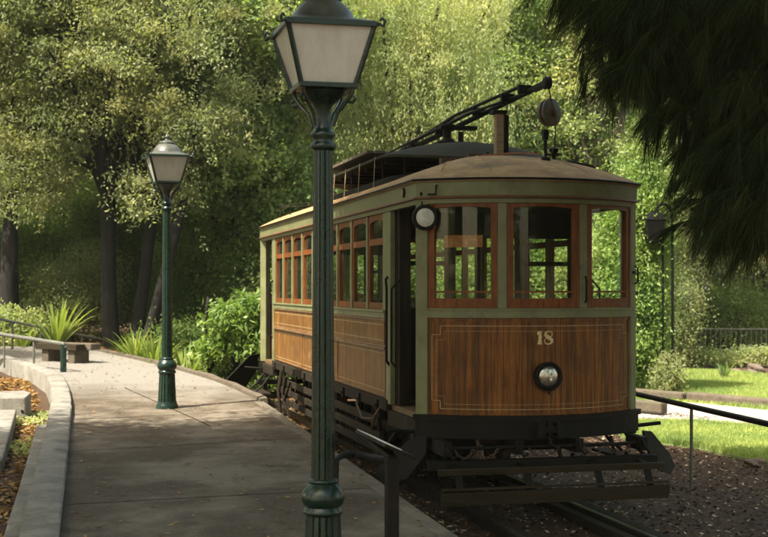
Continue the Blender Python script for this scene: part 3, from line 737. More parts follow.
# sides ---------------------------------------------------------------
SA, SB, PITCH = 1.38, 8.85, .83
for s in (-1, 1):
    tf = sidemap(s)
    mb = MB(tf); mb.box(-.03, 0, SA - .05, SB + .05, .985, 1.50, 12, 1); mb.build('side_panel', M['side_wood'], tram)
    mb = MB(tf); mb.box(-.03, .012, SA - .05, SB + .05, 1.555, 1.81, 12, 1); mb.build('side_panel', M['side_wood'], tram)
    mb = MB(tf); mb.box(-.03, .035, SA - .05, SB + .05, 1.502, 1.528); mb.box(-.03, .022, SA - .05, SB + .05, 1.528, 1.553)
    mb.box(-.03, .028, SA - .05, SB + .05, 1.812, 1.832); mb.box(-.03, .02, SA - .05, SB + .05, 1.005, 1.022)
    mb.build('belt_moulding', M['moulding'], tram, bevel=.005)
    mb = MB(tf)
    for i in range(10):
        y = SA + i * PITCH
        if i in (0, 3, 6, 9): mb.box(.001, .012, y - .02, y + .02, 1.024, 1.50)
        if i in (0, 9): mb.box(.013, .024, y - .02, y + .02, 1.555, 1.81)
    mb.build('panel_strip', M['side_wood'], tram, bevel=.003)
    mb = MB(tf)
    for z in (1.06, 1.46, 1.60, 1.765):
        o_ = .0005 if z < 1.5 else .0125
        mb.box(o_, o_ + .002, SA + .06, SB - .06, z - .004, z + .004)
    for y in (SA + .06, SB - .06, SA + 3 * PITCH - .06, SA + 3 * PITCH + .06, SA + 6 * PITCH - .06, SA + 6 * PITCH + .06):
        mb.box(.0005, .0027, y - .004, y + .004, 1.064, 1.456)
    mb.build('pinstripe', M['gold'], tram)
    mb = MB(tf); mb.box(-.04, .03, SA - .05, SB + .05, 1.835, 1.90); mb.box(-.04, .045, SA - .05, SB + .05, 1.90, 1.925); mb.build('window_sill', M['green'], tram, bevel=.004)
    for i in range(10):
        y = SA + i * PITCH; w = .07 if i in (0, 9) else .038
        mb = MB(tf); mb.box(-.05, .016, y - w, y + w, 1.926, 2.962); mb.build('window_pillar', M['green'], tram, bevel=.004)
    for i in range(9):
        a = SA + i * PITCH + (.072 if i == 0 else .04); b = SA + (i + 1) * PITCH - (.072 if i == 8 else .04); c = (a + b) / 2; hw = (b - a) / 2
        mb = MB(tf)
        mb.box(-.045, 0, a, a + .05, 1.928, 2.96); mb.box(-.045, 0, b - .05, b, 1.928, 2.96)
        mb.box(-.045, 0, a + .051, b - .051, 1.928, 2.0); mb.box(-.045, .004, a + .051, b - .051, 2.63, 2.70)
        n = 8                                             # arched head
        for k in range(n):
            y0 = a + .051 + (b - a - .102) * k / n; y1 = a + .051 + (b - a - .102) * (k + 1) / n
            f = lambda y: 2.905 - .035 * ((y - c) / hw) ** 2 - .02 * abs((y - c) / hw) ** 6
            mb.add([(-.045, y0, f(y0)), (-.045, y1, f(y1)), (-.045, y1, 2.96), (-.045, y0, 2.96), (0, y0, f(y0)), (0, y1, f(y1)), (0, y1, 2.96), (0, y0, 2.96)],
                   [(0, 1, 2, 3), (4, 5, 6, 7), (0, 1, 5, 4), (2, 3, 7, 6)])
        w = mb.build('window', M['frame_wood'], tram)
        mb = MB(tf); mb.box(-.026, -.022, a + .045, b - .045, 1.995, 2.93); mb.build('pane', M['sideglass'], w)
    # sole bar, step rails and the long slats under the body
    mb = MB(tf); mb.box(-.08, .035, SA - .15, SB + .15, .86, .98); mb.build('sole_bar', M['dusty'], tram, bevel=.008)
    mb = MB(tf)
    for k in range(9):
        y = SA + .2 + k * .88; mb.box(.036, .06, y - .03, y + .03, .84, .96); mb.lathe([(.018, 0), (.014, .016)], (.06, y, .9), (1, 0, 0), 6)
    mb.build('bolt_plate', M['black'], tram)
    for z, d in ((.70, .0), (.54, -.02), (.38, -.04)):
        mb = MB(tf); mb.box(d - .03, d, 1.75, 8.45, z - .045, z + .045, 8, 1); mb.build('guard_slat', M['dusty'], tram, bevel=.005)
    mb = MB(tf)
    for y in (1.9, 3.0, 4.2, 5.1, 6.1, 7.2, 8.3): mb.box(-.075, -.045 + .0, y - .03, y + .03, .3, .86)
    mb.build('guard_hanger', M['black'], tram)
# interior
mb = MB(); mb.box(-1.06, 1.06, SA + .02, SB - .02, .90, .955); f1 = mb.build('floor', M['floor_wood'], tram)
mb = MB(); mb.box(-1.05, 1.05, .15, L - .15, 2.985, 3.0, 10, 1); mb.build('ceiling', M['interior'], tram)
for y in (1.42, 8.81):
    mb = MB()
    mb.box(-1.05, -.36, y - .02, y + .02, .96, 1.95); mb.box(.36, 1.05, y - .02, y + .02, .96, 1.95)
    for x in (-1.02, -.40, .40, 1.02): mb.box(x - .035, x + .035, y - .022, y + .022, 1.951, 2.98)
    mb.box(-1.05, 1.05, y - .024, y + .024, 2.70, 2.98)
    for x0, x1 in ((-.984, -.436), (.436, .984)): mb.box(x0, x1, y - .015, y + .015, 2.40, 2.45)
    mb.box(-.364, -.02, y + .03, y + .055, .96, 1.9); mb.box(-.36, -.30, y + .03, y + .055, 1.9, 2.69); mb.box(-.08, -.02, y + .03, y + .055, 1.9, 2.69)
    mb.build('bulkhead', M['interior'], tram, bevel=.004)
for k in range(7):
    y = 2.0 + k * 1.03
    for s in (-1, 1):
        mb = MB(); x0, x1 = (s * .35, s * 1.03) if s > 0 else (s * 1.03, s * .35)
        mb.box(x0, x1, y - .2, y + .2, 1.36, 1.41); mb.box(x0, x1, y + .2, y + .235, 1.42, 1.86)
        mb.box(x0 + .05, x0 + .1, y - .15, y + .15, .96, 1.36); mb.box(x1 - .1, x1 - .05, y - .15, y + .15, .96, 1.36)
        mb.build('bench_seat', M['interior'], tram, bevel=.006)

# ends ----------------------------------------------------------------
fw = (('L', -1.125, -.455), ('C', -.365, .365), ('R', .455, 1.125))
for flip in (0, 1):
    tf = endmap(flip); ex = endxy(flip)
    mb = MB(tf); mb.box(-1.16, 1.16, -.03, .0, .955, 1.875, 28, 0); dash = mb.build('dash_panel', M['dash_wood'], tram, smooth=True)
    mb = MB(tf); mb.box(-1.16, 1.16, -.03, .016, .955, .975, 28, 0); mb.box(-1.16, 1.16, -.03, .014, 1.84, 1.872, 28, 0); mb.build('dash_moulding', M['dash_wood'], tram, smooth=True)
    # stepped double pinstripe
    mb = MB(tf)
    def hs(u0, u1, z, w=.006): mb.box(u0, u1, .001, .0035, z - w / 2, z + w / 2, 20, 0)
    def vs_(u, z0, z1, w=.006): mb.box(u - w / 2, u + w / 2, .001, .0035, z0, z1)
    for e, w in ((0, .007), (.045, .003)):
        a = 1.09 - e; zt = 1.80 - e * 1.1; zb = 1.01 + e; c = .085
        hs(-a + c, a - c, zt, w); hs(-a + c, a - c, zb, w)
        for sg in (-1, 1):
            vs_(sg * a, zb + c * .9, zt - c, w)
            u0, u1 = sorted((sg * a, sg * (a - c)))
            hs(u0, u1, zt - c, w); hs(u0, u1, zb + c * .9, w)
            vs_(sg * (a - c), zt - c, zt, w); vs_(sg * (a - c), zb, zb + c * .9, w)
    mb.build('pinstripe', M['gold'], dash)
    mb = MB(tf); mb.box(-1.17, 1.17, -.04, .03, 1.877, 1.95, 28, 0); mb.box(-1.17, 1.17, -.04, .045, 1.95, 1.966, 28, 0); mb.build('window_sill', M['green'], tram, smooth=True)
    for u in (-.41, .41):
        mb = MB(tf); mb.box(u - .042, u + .042, -.05, .02, 1.967, 2.963); mb.build('window_post', M['green'], tram, bevel=.004)
    for u in (-1.19, 1.19):
        mb = MB(tf); mb.box(u - .062, u + .062, -.09, .03, .90, 3.01, 3, 0); mb.build('corner_post', M['green'], tram, bevel=.005)
    for nm, a, b in fw:
        c = (a + b) / 2; hw = (b - a) / 2; n = 12
        mb = MB(tf)
        mb.box(a, a + .062, -.04, .012, 1.968, 2.962, 2, 0); mb.box(b - .062, b, -.04, .012, 1.968, 2.962, 2, 0)
        mb.box(a + .063, b - .063, -.04, .012, 1.968, 2.06, 8, 0); mb.box(a + .063, b - .063, -.03, .004, 2.115, 2.132, 8, 0)
        f = lambda u: 2.935 - .028 * ((u - c) / hw) ** 2
        for k in range(n):
            u0 = a + .063 + (b - a - .126) * k / n; u1 = a + .063 + (b - a - .126) * (k + 1) / n
            mb.add([(u0, -.04, f(u0)), (u1, -.04, f(u1)), (u1, -.04, 2.962), (u0, -.04, 2.962), (u0, .012, f(u0)), (u1, .012, f(u1)), (u1, .012, 2.962), (u0, .012, 2.962)],
                   [(0, 1, 2, 3), (4, 5, 6, 7), (0, 1, 5, 4), (2, 3, 7, 6)])
        w = mb.build('end_window', M['frame_wood'], tram)
        mb = MB(tf); mb.box(a + .05, b - .05, -.018, -.014, 2.05, 2.95, 8, 0); mb.build('pane', M['glass'], w)
    if not flip:
        mb = MB(tf); mb.box(-.86 , -.60, -.11, -.09, 2.575, 2.66)
        # wide destination board hanging inside the left window
        mb = MB(tf); mb.box(-1.0, -.60, -.12, -.10, 2.55, 2.665, 4, 0)
        sb = mb.build('notice_board', surf('worn_red_brown_notice', [(.3, (.26, .075, .022)), (.55, (.40, .13, .04)), (.8, (.5, .27, .13))], 26, 5, .6, bump=.1), tram)
        sb['label'] = 'worn red-brown board behind left front window'
        mb = MB(tf); mb.box(-.16, .33, -1.2, -1.18, 2.52, 2.66, 4, 0); mb.build('notice_board', M['frame_wood'], tram, bevel=.003)
        mb = MB(tf); mb.tube([(.42, .035, 2.02), (.42, .05, 2.05), (.42, .05, 2.24), (.42, .035, 2.27)], .011, 6); mb.build('grab_handle', M['black'], tram, smooth=True)
        mb = MB(tf); mb.box(1.165, 1.195, .03, .05, 2.3, 2.33); mb.tube([(1.19, .04, 2.2), (1.2, .07, 2.22), (1.2, .07, 2.36), (1.19, .04, 2.38)], .01, 6); mb.build('door_latch', M['black'], tram)
    # controller and handbrake on the platform
    mb = MB(ex); mb.box(-.55, -.2, -.12, .12, .96, 1.86); mb.lathe([(.012, 0), (.012, .2)], (-.37, 0, 1.86), (0, 0, 1), 8)
    mb.build('controller', M['interior'], tram, bevel=.02)
    mb = MB(ex); mb.tube([(.45, -.05, .96), (.45, -.05, 2.05)], .018, 8); mb.tube([(.33, -.05, 2.05), (.57, -.05, 2.05)], .014, 6); mb.build('brake_staff', M['black'], tram)
    # platform floor, bumper, bearer
    mb = MB(ex); n = 16; po = []
    for i in range(n + 1):
        a = -TH + 2 * TH * i / n; po.append(((RA - .04) * math.sin(a), YC - (RA - .04) * math.cos(a)))
    po += [(1.07, SA - .02), (-1.07, SA - .02)]
    mb.prism(po, .88, .935, lambda p, q, h: (p, q, h)); mb.build('platform_floor', M['floor_wood'], tram)
    mb = MB(tf); mb.box(-1.24, 1.24, -.10, .06, .735, .935, 32, 0); mb.box(-1.25, 1.25, .0, .085, .90, .953, 32, 0); mb.build('bumper', M['black'], tram, smooth=True)
    for s in (-1, 1):
        mb = MB(ex); x0, x1 = sorted((s * 1.0, s * 1.12)); mb.box(x0, x1, .06, SA - .16, .72, .875); mb.build('platform_bearer', M['dusty'], tram, bevel=.008)
        # door pillar at the saloon end of the doorway, and folding gate
        mb = MB(ex); x0, x1 = sorted((s * 1.06, s * 1.115)); mb.box(x0, x1, SA - .26, SA - .07, .94, 3.01); mb.build('door_pillar', M['green'], tram, bevel=.005)
        mb = MB(ex); x0, x1 = sorted((s * .93, s * 1.055)); mb.box(x0, x1, SA - .32, SA - .27, .94, 3.0); mb.box(x0, x1, SA - .40, SA - .36, .94, 3.0); mb.build('folded_door', M['interior'], tram, bevel=.004)
        mb = MB(ex); x = s * 1.15
        mb.tube([(s * 1.11, SA - .2, 1.35), (x, SA - .24, 1.40), (x, SA - .24, 2.15), (x, SA - .2, 2.25), (s * 1.11, SA - .14, 2.28)], .014, 7)
        mb.tube([(s * 1.11, SA - .45, 1.35), (x, SA - .45, 1.40), (x, SA - .45, 2.15), (s * 1.06, SA - .45, 2.25)], .012, 7); mb.build('grab_rail', M['black'], tram, smooth=True)
        # step board folded out and down beside the platform
        mb = MB(ex)
        mb.box(*sorted((s * 1.12, s * 1.32)), .2, SA - .3, .40, .43)
        mb.build('step_board', M['dusty'], tram, bevel=.004)
        k = 1.6 if flip else 1.0; zt_ = 1.02 if flip else .76
        gp_ = [(0, .60), (.05, .76), (.2, .74), (.42, .50), (.45, .36), (.3, .30), (.10, .36)]
        mb = MB(ex); mb.prism([(p * k, zt_ + (q - .76) * k) for p, q in gp_], -.012, .012, lambda p, q, h: (s * (1.06 + p * .8 - h * .6 + (zt_ - q) * .35), -.28 + p * .6 + h * .8, q))
        mb.build('corner_guard', M['black'], tram, bevel=.004)
        mb = MB(ex); mb.tube([(s * 1.08, .2, .74), (s * 1.22, .2, .55), (s * 1.38, .2, .42)], .018, 6); mb.tube([(s * 1.08, .85, .74), (s * 1.22, .85, .55), (s * 1.38, .85, .42)], .018, 6)
        mb.box(*sorted((s * 1.02, s * 1.16)), .02, .14, .70, .80); mb.tube([(s * .98, .05, .76), (s * 1.42, .02, .80)], .022, 6)
        mb.build('step_hanger', M['black'], tram, bevel=.004)
    # life guard boards and draw gear
    yb = -.78
    mb = MB(ex); mb.obox((0, yb, .245), (2.24, .04, .125), Matrix.Rotation(math.radians(12), 3, 'X')); mb.build('guard_board', M['weathered'], tram, bevel=.006)
    mb = MB(ex); mb.box(-1.11, 1.11, yb - .03, yb + .03, .325, .34); mb.build('guard_board_cap', M['weathered'], tram)
    mb = MB(ex); mb.obox((0, yb + .1, .475), (2.24, .04, .06), Matrix.Rotation(math.radians(12), 3, 'X')); mb.build('guard_board', M['weathered'], tram, bevel=.006)
    mb = MB(ex); mb.box(-1.15, 1.15, yb + .3, yb + .38, .465, .55); mb.build('guard_beam', M['black'], tram, bevel=.006)
    mb = MB(ex)
    for x in (-.92, -.25, .45, .95):
        mb.bar((x, yb + .03, .28), (x, yb + .15, .50), .07, .012, 0); mb.bar((x, yb + .14, .49), (x, yb + .34, .52), .06, .014, 0)
    mb.build('board_strap', M['black'], tram)
    mb = MB(ex); mb.tube([(-1.02, -.42, .66), (-.3, -.50, .665), (.3, -.50, .665), (1.02, -.42, .66)], .02, 8)
    for x in (-.98, -.28, .32, .98): mb.box(x - .04, x + .04, -.54, -.2, .60, .73); mb.tube([(x, -.5, .72), (x - .02, -.58, .66), (x + .03, -.6, .59), (x + .07, -.56, .61)], .016, 6)
    mb.build('draw_rod', M['black'], tram, bevel=.006)
    mb = MB(ex)                                            # hanging chain loops
    for x0, x1 in ((-.92, -.74), (-.74, -.5), (.36, .56), (-.2, .1), (.6, .82)):
        mb = MB(ex)
        k = 8; P = [(x0 + (x1 - x0) * i / k, -.56, .66 - .08 * (1 - (2 * i / k - 1) ** 2)) for i in range(k + 1)]
        for i in range(k):
            a = Vector(P[i]); b = Vector(P[i + 1]); c = (a + b) / 2; d = (b - a).normalized(); sd = d.cross(Vector((0, 1, 0))) if i % 2 else Vector((0, 1, 0)); pts_ = []
            for j in range(9):
                an = 2 * PI * j / 8; pts_.append(c + d * math.cos(an) * (b - a).length * .62 + sd * math.sin(an) * .012)
            mb.tube(pts_, .0045, 5)
        mb.build('chain', M['rust'], tram)
    mb = MB(tf); mb.box(-.10, .10, .05, .17, .80, .87, 2, 0); mb.box(-.12, -.06, .05, .20, .77, .90); mb.box(.05, .11, .05, .20, .77, .90); mb.lathe([(.03, 0), (.03, .14)], (0, .14, .77), (0, 0, 1), 10)
    mb.tube([(0, .12, .80), (.0, .16, .70), (.05, .15, .66)], .018, 6); mb.build('coupler', M['black'], tram, bevel=.005)
    # dash head lamp
    def P3(u, d, z): return Vector(tf(u, d, z))
    c = P3(.02, 0, 1.325); nrm = (P3(.02, 1, 1.325) - c).normalized()
    mb = MB(); mb.lathe([(.13, -.01), (.13, .02), (.138, .035), (.138, .06), (.122, .065), (.106, .05)], c, nrm, 32); hl = mb.build('headlight', M['black'], tram, smooth=True, angle=40)
    mb = MB(); mb.lathe([(.100, .030), (.098, .052), (.09, .06), (.06, .07), (.0, .074)], c, nrm, 28); mb.build('lens', M['chrome'], hl, smooth=True, angle=60)
    mb = MB(); mb.tube([P3(.02, .02, 1.20), P3(.02, .06, 1.185), P3(.02, .07, 1.155)], .012, 6); mb.build('lamp_bracket', M['black'], hl)
# marker lamp on the left corner post
c = Vector((-1.09, -.13, 2.83)); nrm = Vector((-.05, -1, 0)).normalized()
mb = MB(); mb.lathe([(.08, -.12), (.11, -.06), (.122, -.02), (.125, .01), (.118, .025), (.088, .026)], c, nrm, 30); ml = mb.build('marker_lamp', M['black'], tram, smooth=True, angle=40)
mb = MB(); mb.lathe([(.088, .0), (.088, .028), (.065, .036), (.0, .045)], c, nrm, 26); mb.build('lens', M['lens'], ml, smooth=True, angle=60)
mb = MB(); mb.tube([c + Vector((0, .08, .12)), c + Vector((0, .1, .19)), c + Vector((-.02, .06, .24))], .012, 6); mb.tube([c + Vector((.05, .05, .12)), c + Vector((.06, .06, .2))], .008, 6)
mb.box(c.x + .10, c.x + .16, c.y + .03, c.y + .1, c.z - .2, c.z - .1); mb.build('lamp_bracket', M['black'], ml)
# lamp hooks and a plate on the eave band
mb = MB(endmap(0)); mb.tube([(-1.02, .06, 3.14), (-1.02, .08, 3.10), (-1.02, .08, 3.05), (-1.10, .08, 3.05)], .009, 6); mb.build('lamp_hook', M['black'], tram)
mb = MB(); 
for k in range(1): mb.lathe([(.05, 0), (.046, .012)], (-1.152, .42, 3.105), (-1, 0, 0), 16)
mb.build('vent_ring', M['black'], tram)
mb = MB(); mb.obox((-1.168, .42, 3.10), (.006, .035, .07)); mb.build('vent_plate', M['gold'], tram)

# fleet number 18 : heavy old style figures laid on the boards
def numeral(flip):
    tf = endmap(flip); mb = MB(tf)
    def stroke(pts, ws):
        for (a, b, w0, w1) in zip(pts[:-1], pts[1:], ws[:-1], ws[1:]):
            d = Vector((b[0] - a[0], b[1] - a[1])).normalized(); n_ = Vector((-d.y, d.x))
            q = [(a[0] - n_.x * w0, a[1] - n_.y * w0), (b[0] - n_.x * w1, b[1] - n_.y * w1), (b[0] + n_.x * w1, b[1] + n_.y * w1), (a[0] + n_.x * w0, a[1] + n_.y * w0)]
            mb.prism(q, .0012, .0042, lambda p, r, h: (p, h, r))
    u0 = -.06; zb = 1.625; H = .125
    def X(x, y): return (u0 + x, zb + y)
    mb.prism([X(-.012, .0), X(.034, .0), X(.034, .012), X(.029, .016), X(.029, H), X(.0, H), X(-.016, H - .012), X(-.014, H - .03), X(.0, H - .04), X(-.006, .016), X(-.012, .012)], .0012, .0042, lambda p, r, h: (p, h, r))
    c = .098
    sp = [(c + .038, .118), (c + .012, .124), (c - .02, .118), (c - .033, .10), (c - .026, .082), (c, .066), (c + .028, .05), (c + .040, .034), (c + .03, .014), (c + .004, .003), (c - .022, .006), (c - .034, .016)]
    sw = [.003, .004, .006, .012, .0165, .018, .0165, .013, .008, .006, .006, .003]
    stroke([X(*p) for p in sp], sw)
    stroke([X(*p) for p in ((c + .032, .118), (c + .040, .10), (c + .034, .082), (c + .014, .07))], [.003, .0032, .0032, .0025])
    stroke([X(*p) for p in ((c - .030, .012), (c - .040, .030), (c - .034, .05), (c - .016, .062))], [.004, .004, .0035, .0025])
    o = mb.build('number', M['gilt_pale'], tram); o['label'] = 'faded gold number 18'
numeral(0)
numeral(1)

# trolley gear ---------------------------------------------------------
tb = empty('trolley_gear', (0, 0, 0)); tb.parent = tram
mb = MB(); mb.box(-.25, .25, 2.3, 2.9, 3.815, 3.85); mb.lathe([(.10, 3.85), (.085, 3.88), (.05, 3.90), (.05, 4.02), (.09, 4.03), (.09, 4.06), (.03, 4.065)], (-.1, 2.45, 0), (0, 0, 1), 16)
mb.lathe([(.08, 3.85), (.035, 3.88), (.035, 4.02)], (.16, 2.75, 0), (0, 0, 1), 12); mb.box(-.2, .24, 2.35, 2.5, 4.0, 4.04); mb.build('trolley_base', M['black'], tb, bevel=.006)
# main pole, its twin and the springs
pa = Vector((.29, .28, 4.22)); pb = Vector((-.12, 4.5, 3.93))
mb = MB(); mb.tube([pb, pb.lerp(pa, .5), pa], [.036, .03, .028], 10); mb.build('trolley_pole', M['black'], tb, smooth=True)
mb = MB(); o2 = Vector((-.10, .0, .09)); mb.tube([pb + o2 * .3, pb.lerp(pa, .5) + o2, pa.lerp(pb, .10) + o2 * .7], [.02, .02, .02], 8); mb.tube([pb + Vector((-.25, -.3, -.03)), pb.lerp(pa, .62) + Vector((-.12, 0, .02)), pa.lerp(pb, .12)], .016, 8); mb.build('tension_rod', M['black'], tb, smooth=True)
mb = MB()
for off in (Vector((-.05, 0, .06)), Vector((.07, 0, .03))):
    A = pb.lerp(pa, .12) + off; B = pb.lerp(pa, .62) + off; P = []; n = 260
    for i in range(n):
        t_ = i / (n - 1); a = t_ * 42 * 2 * PI; P.append(A.lerp(B, t_) + Vector((math.cos(a) * .022, 0, math.sin(a) * .022)))
    mb.tube(P, .006, 5)
mb.build('spring', M['rust'], tb, smooth=True)
mb = MB()
for t_ in (.12, .35, .62, .80, .90): c = pb.lerp(pa, t_) + Vector((-.03, 0, .03)); mb.obox(c, (.15, .05, .09), (pa - pb).to_track_quat('Y', 'Z').to_matrix())
mb.lathe([(.05, -.04), (.07, -.02), (.055, 0), (.07, .02), (.05, .04)], pa + Vector((0, -.04, .0)), (1, 0, 0), 18)
mb.obox(pa.lerp(pb, .03), (.07, .3, .06), (pa - pb).to_track_quat('Y', 'Z').to_matrix()); mb.build('pole_clamp', M['black'], tb, bevel=.006)
# timber rest post
mb = MB(); mb.box(.01, .095, 1.0, 1.09, roofz(.05, 1.0) - .02, 4.01); mb.build('pole_rest', M['timber'], tb, bevel=.01)
mb = MB(); mb.box(-.03, .13, .98, 1.11, 4.00, 4.04); mb.box(.115, .16, 1.03, 1.09, 3.6, 4.0); mb.build('rest_cap', M['black'], tb, bevel=.005)
# retriever drum, rope and rod
c = Vector((.34, .26, 3.93)); ax = Vector((.55, -1, .05)).normalized()
mb = MB(); mb.lathe([(.07, -.085), (.128, -.08), (.135, -.04), (.115, -.035), (.115, -.01), (.14, -.005), (.14, .015), (.13, .02), (.05, .03), (.045, .02)], c, ax, 32)
mb.build('retriever_drum', surf('faded_grey_drum', [(.3, (.06, .052, .04)), (.7, (.12, .105, .08))], 14, rr=(.4, .7), bump=.2), tb, smooth=True, angle=30)
mb = MB(); mb.lathe([(.048, .018), (.05, .035), (.03, .05), (.02, .055)], c, ax, 14); mb.build('drum_hub', M['rust'], tb, smooth=True)
mb = MB(); mb.tube([pa + Vector((0, -.06, -.02)), c + Vector((.0, -.02, .1)), c + Vector((.02, -.08, -.05)), c + Vector((.02, -.05, -.35)), (.30, .22, roofz(.3, .22))], .007, 6); mb.build('rope', M['signwhite'] if False else M['rust'], tb)
zb = roofz(.26, .22)
mb = MB(); mb.tube([(.26, .2, zb), (.27, .24, zb + .25), (.31, .26, 3.72)], [.016, .02, .014], 8); mb.lathe([(.05, -.01), (.045, .02), (.015, .03)], (.26, .2, zb), (0, 0, 1), 12); mb.box(.24, .29, .2, .26, zb + .2, zb + .3); mb.build('drum_rod', M['black'], tb)
# insulator and coiled lead at the right of the roof
mb = MB(); z = roofz(.62, .6)
mb.lathe([(.05, -.02), (.04, .05), (.02, .06), (.02, .10), (.085, .11), (.085, .125), (.03, .13), (.05, .16), (.05, .18), (.01, .2)], (.58, .8, z), (0, 0, 1), 14)
mb.tube([(.38, .9, z + .05), (.58, .85, z + .04), (.8, .75, z + .03), (.95, .62, z - .02), (.98, .6, z - .07)], .018, 6); mb.build('roof_insulator', M['black'], tb, smooth=True, angle=40)
mb = MB(); mb.tube([(-.2, .85, roofz(.2, .85) + .012), (.1, .7, roofz(.1, .7) + .03), (.32, .5, roofz(.3, .5) + .04)], .008, 6); mb.build('roof_cable', surf('orange_cable', [(.3, (.22, .07, .015)), (.7, (.34, .12, .03))], 10), tb)
mb = MB()
for y in (8.6, 9.5): mb.tube([(-.9, y, roofz(.9, 3) - .01), (-.9, y, 3.50)], .012, 6); mb.tube([(-.3, y, 3.52), (-.3, y, 3.56)], .01, 6)
mb.tube([(-.95, 8.5, 3.50), (-.9, 9.7, 3.50)], .014, 6); mb.tube([(-.9, 8.6, 3.50), (-.3, 8.6, 3.56)], .01, 6); mb.tube([(-.9, 9.5, 3.50), (-.3, 9.5, 3.56)], .01, 6)
mb.build('roof_rack', M['black'], roof, smooth=True)
# underneath: trucks, wheels, axles
for y in (3.2, 7.03):
    tk = empty('truck', (0, 0, 0)); tk.parent = tram
    mb = MB()
    for s in (-1, 1):
        mb.box(s * .78 - .035, s * .78 + .035, y - 1.15, y + 1.15, .52, .62); mb.box(s * .78 - .03, s * .78 + .03, y - .85, y + .85, .26, .33)
        for d in (-.62, .62): mb.box(s * .78 - .07, s * .78 + .07, y + d - .1, y + d + .1, .28, .52); mb.tube([(s * .78, y + d - .2, .40), (s * .78, y + d - .2, .72)], .045, 8); mb.tube([(s * .78, y + d + .2, .40), (s * .78, y + d + .2, .72)], .045, 8)
    mb.box(-.75, .75, y - .12, y + .12, .5, .8); mb.build('truck_frame', M['dusty'], tk, bevel=.01)
    for d in (-.62, .62):
        mb = MB(); mb.tube([(-.7, y + d, .36), (.7, y + d, .36)], .05, 10); mb.build('axle', M['rust'], tk, smooth=True)
        for s in (-1, 1):
            mb = MB(); mb.lathe([(.06, -.06), (.10, -.05), (.12, -.02), (.28, -.02), (.30, -.05), (.36, -.05), (.365, .03), (.39, .04), (.39, .06), (.30, .06), (.28, .03), (.10, .04), (.06, .05)], (s * .56, y + d, .36), (-s, 0, 0), 32)
            mb.build('wheel', M['rust'], tk, smooth=True, angle=30)
mb = MB()
for x in (-.5, .5): mb.box(x - .05, x + .05, .1, L - .1, .74, .87)
mb.box(-.4, .4, 4.3, 5.7, .40, .74); mb.build('underframe', M['black'], tram, bevel=.008)
# rope loops and slack chains against the side, as in the picture
mb = MB(); mb.tube([(-1.14, 1.5, .86), (-1.17, 1.7, .74), (-1.17, 2.2, .70), (-1.15, 2.6, .84)], .012, 6); mb.tube([(-1.16, 1.35, .90), (-1.2, 1.45, .80), (-1.2, 1.6, .66), (-1.15, 1.7, .62)], .016, 6)
mb.build('hanging_cable', M['rust'], tram)
mb = MB(); mb.tube([(-1.12, 8.1, .85), (-1.16, 8.15, .55), (-1.14, 8.1, .2)], .03, 8); mb.tube([(-1.12, 7.7, .8), (-1.15, 7.8, .5), (-1.1, 7.6, .25)], .025, 8); mb.tube([(-1.12, 7.3, .75), (-1.18, 7.5, .45), (-1.12, 7.4, .2)], .02, 8); mb.build('brake_hose', M['dusty'], tram, smooth=True)

for (x, c_) in ((-.62, M['rust']), (.18, M['black']), (.74, M['black'])):
    mb = MB(); mb.tube([(x, -.3, .72), (x + .02, -.36, .52), (x + .08, -.38, .40), (x + .16, -.34, .44), (x + .17, -.28, .56)], .02, 8); mb.build('air_hose', c_, tram, smooth=True)
mb = MB(); mb.lathe([(.10, -.35), (.13, -.33), (.13, .33), (.10, .35)], (.35, .9, .58), (1, 0, 0), 20); mb.build('air_tank', M['dusty'], tram, smooth=True)
mb = MB(); mb.box(-.7, -.3, .7, 1.0, .45, .72); mb.build('resistor_box', M['dusty'], tram, bevel=.01)
# track ----------------------------------------------------------------
TM = tram.matrix_basis.copy() if False else Matrix.Translation((1.415, 12.762, 0)) @ Matrix.Rotation(math.radians(13.79), 4, 'Z')
for s, lb in ((-1, 'steel rail on the path side of the track'), (1, 'steel rail on the lawn side of the track')):
    mb = MB(); x = s * .56
    mb.prism([(x - .06, -.15), (x + .06, -.15), (x + .06, -.14), (x + .012, -.12), (x + .012, -.045), (x + .034, -.035), (x + .034, -.004), (x + .02, 0), (x - .02, 0), (x - .034, -.004), (x - .034, -.035), (x - .012, -.045), (x - .012, -.12), (x - .06, -.14)], -9, 22, lambda p, q, h: (p, h, q))
    o = mb.build('rail', M['railmetal']); o.matrix_world = TM; tag(o, lb, 'rail', 'tram track rails')
for x, lb in ((-.44, 'dark flat timber lying just inside the path side rail'), (.42, 'dark flat timber lying just inside the lawn side rail'), (.72, 'dark flat timber lying outside the lawn side rail')):
    mb = MB(); mb.box(x - .05, x + .05, -9, 2, -.14, -.03)
    o = mb.build('track_timber', M['dusty']); o.matrix_world = TM; tag(o, lb, 'timber', 'timbers along the track')

# right side pipe rail --------------------------------------------------
t = empty('handrail', (3.5, 14.8, -.12), 0, 'dark pipe handrail on thin post right of the tram', 'handrail')
D = Vector((-.165, 1, 0)).normalized()
mb = MB(); mb.tube([D * -6.5 + Vector((0, 0, .93)), D * 0 + Vector((0, 0, .93)), D * 12 + Vector((0, 0, .93))], .032, 10); mb.build('top_rail', M['black'], t, smooth=True)
for k in (-4.5, 0, 4.6, 9.2):
    mb = MB(); p = D * k; mb.tube([(p.x, p.y, -.1), (p.x, p.y, .92)], .019, 8); mb.build('post', M['galv'], t, smooth=True)
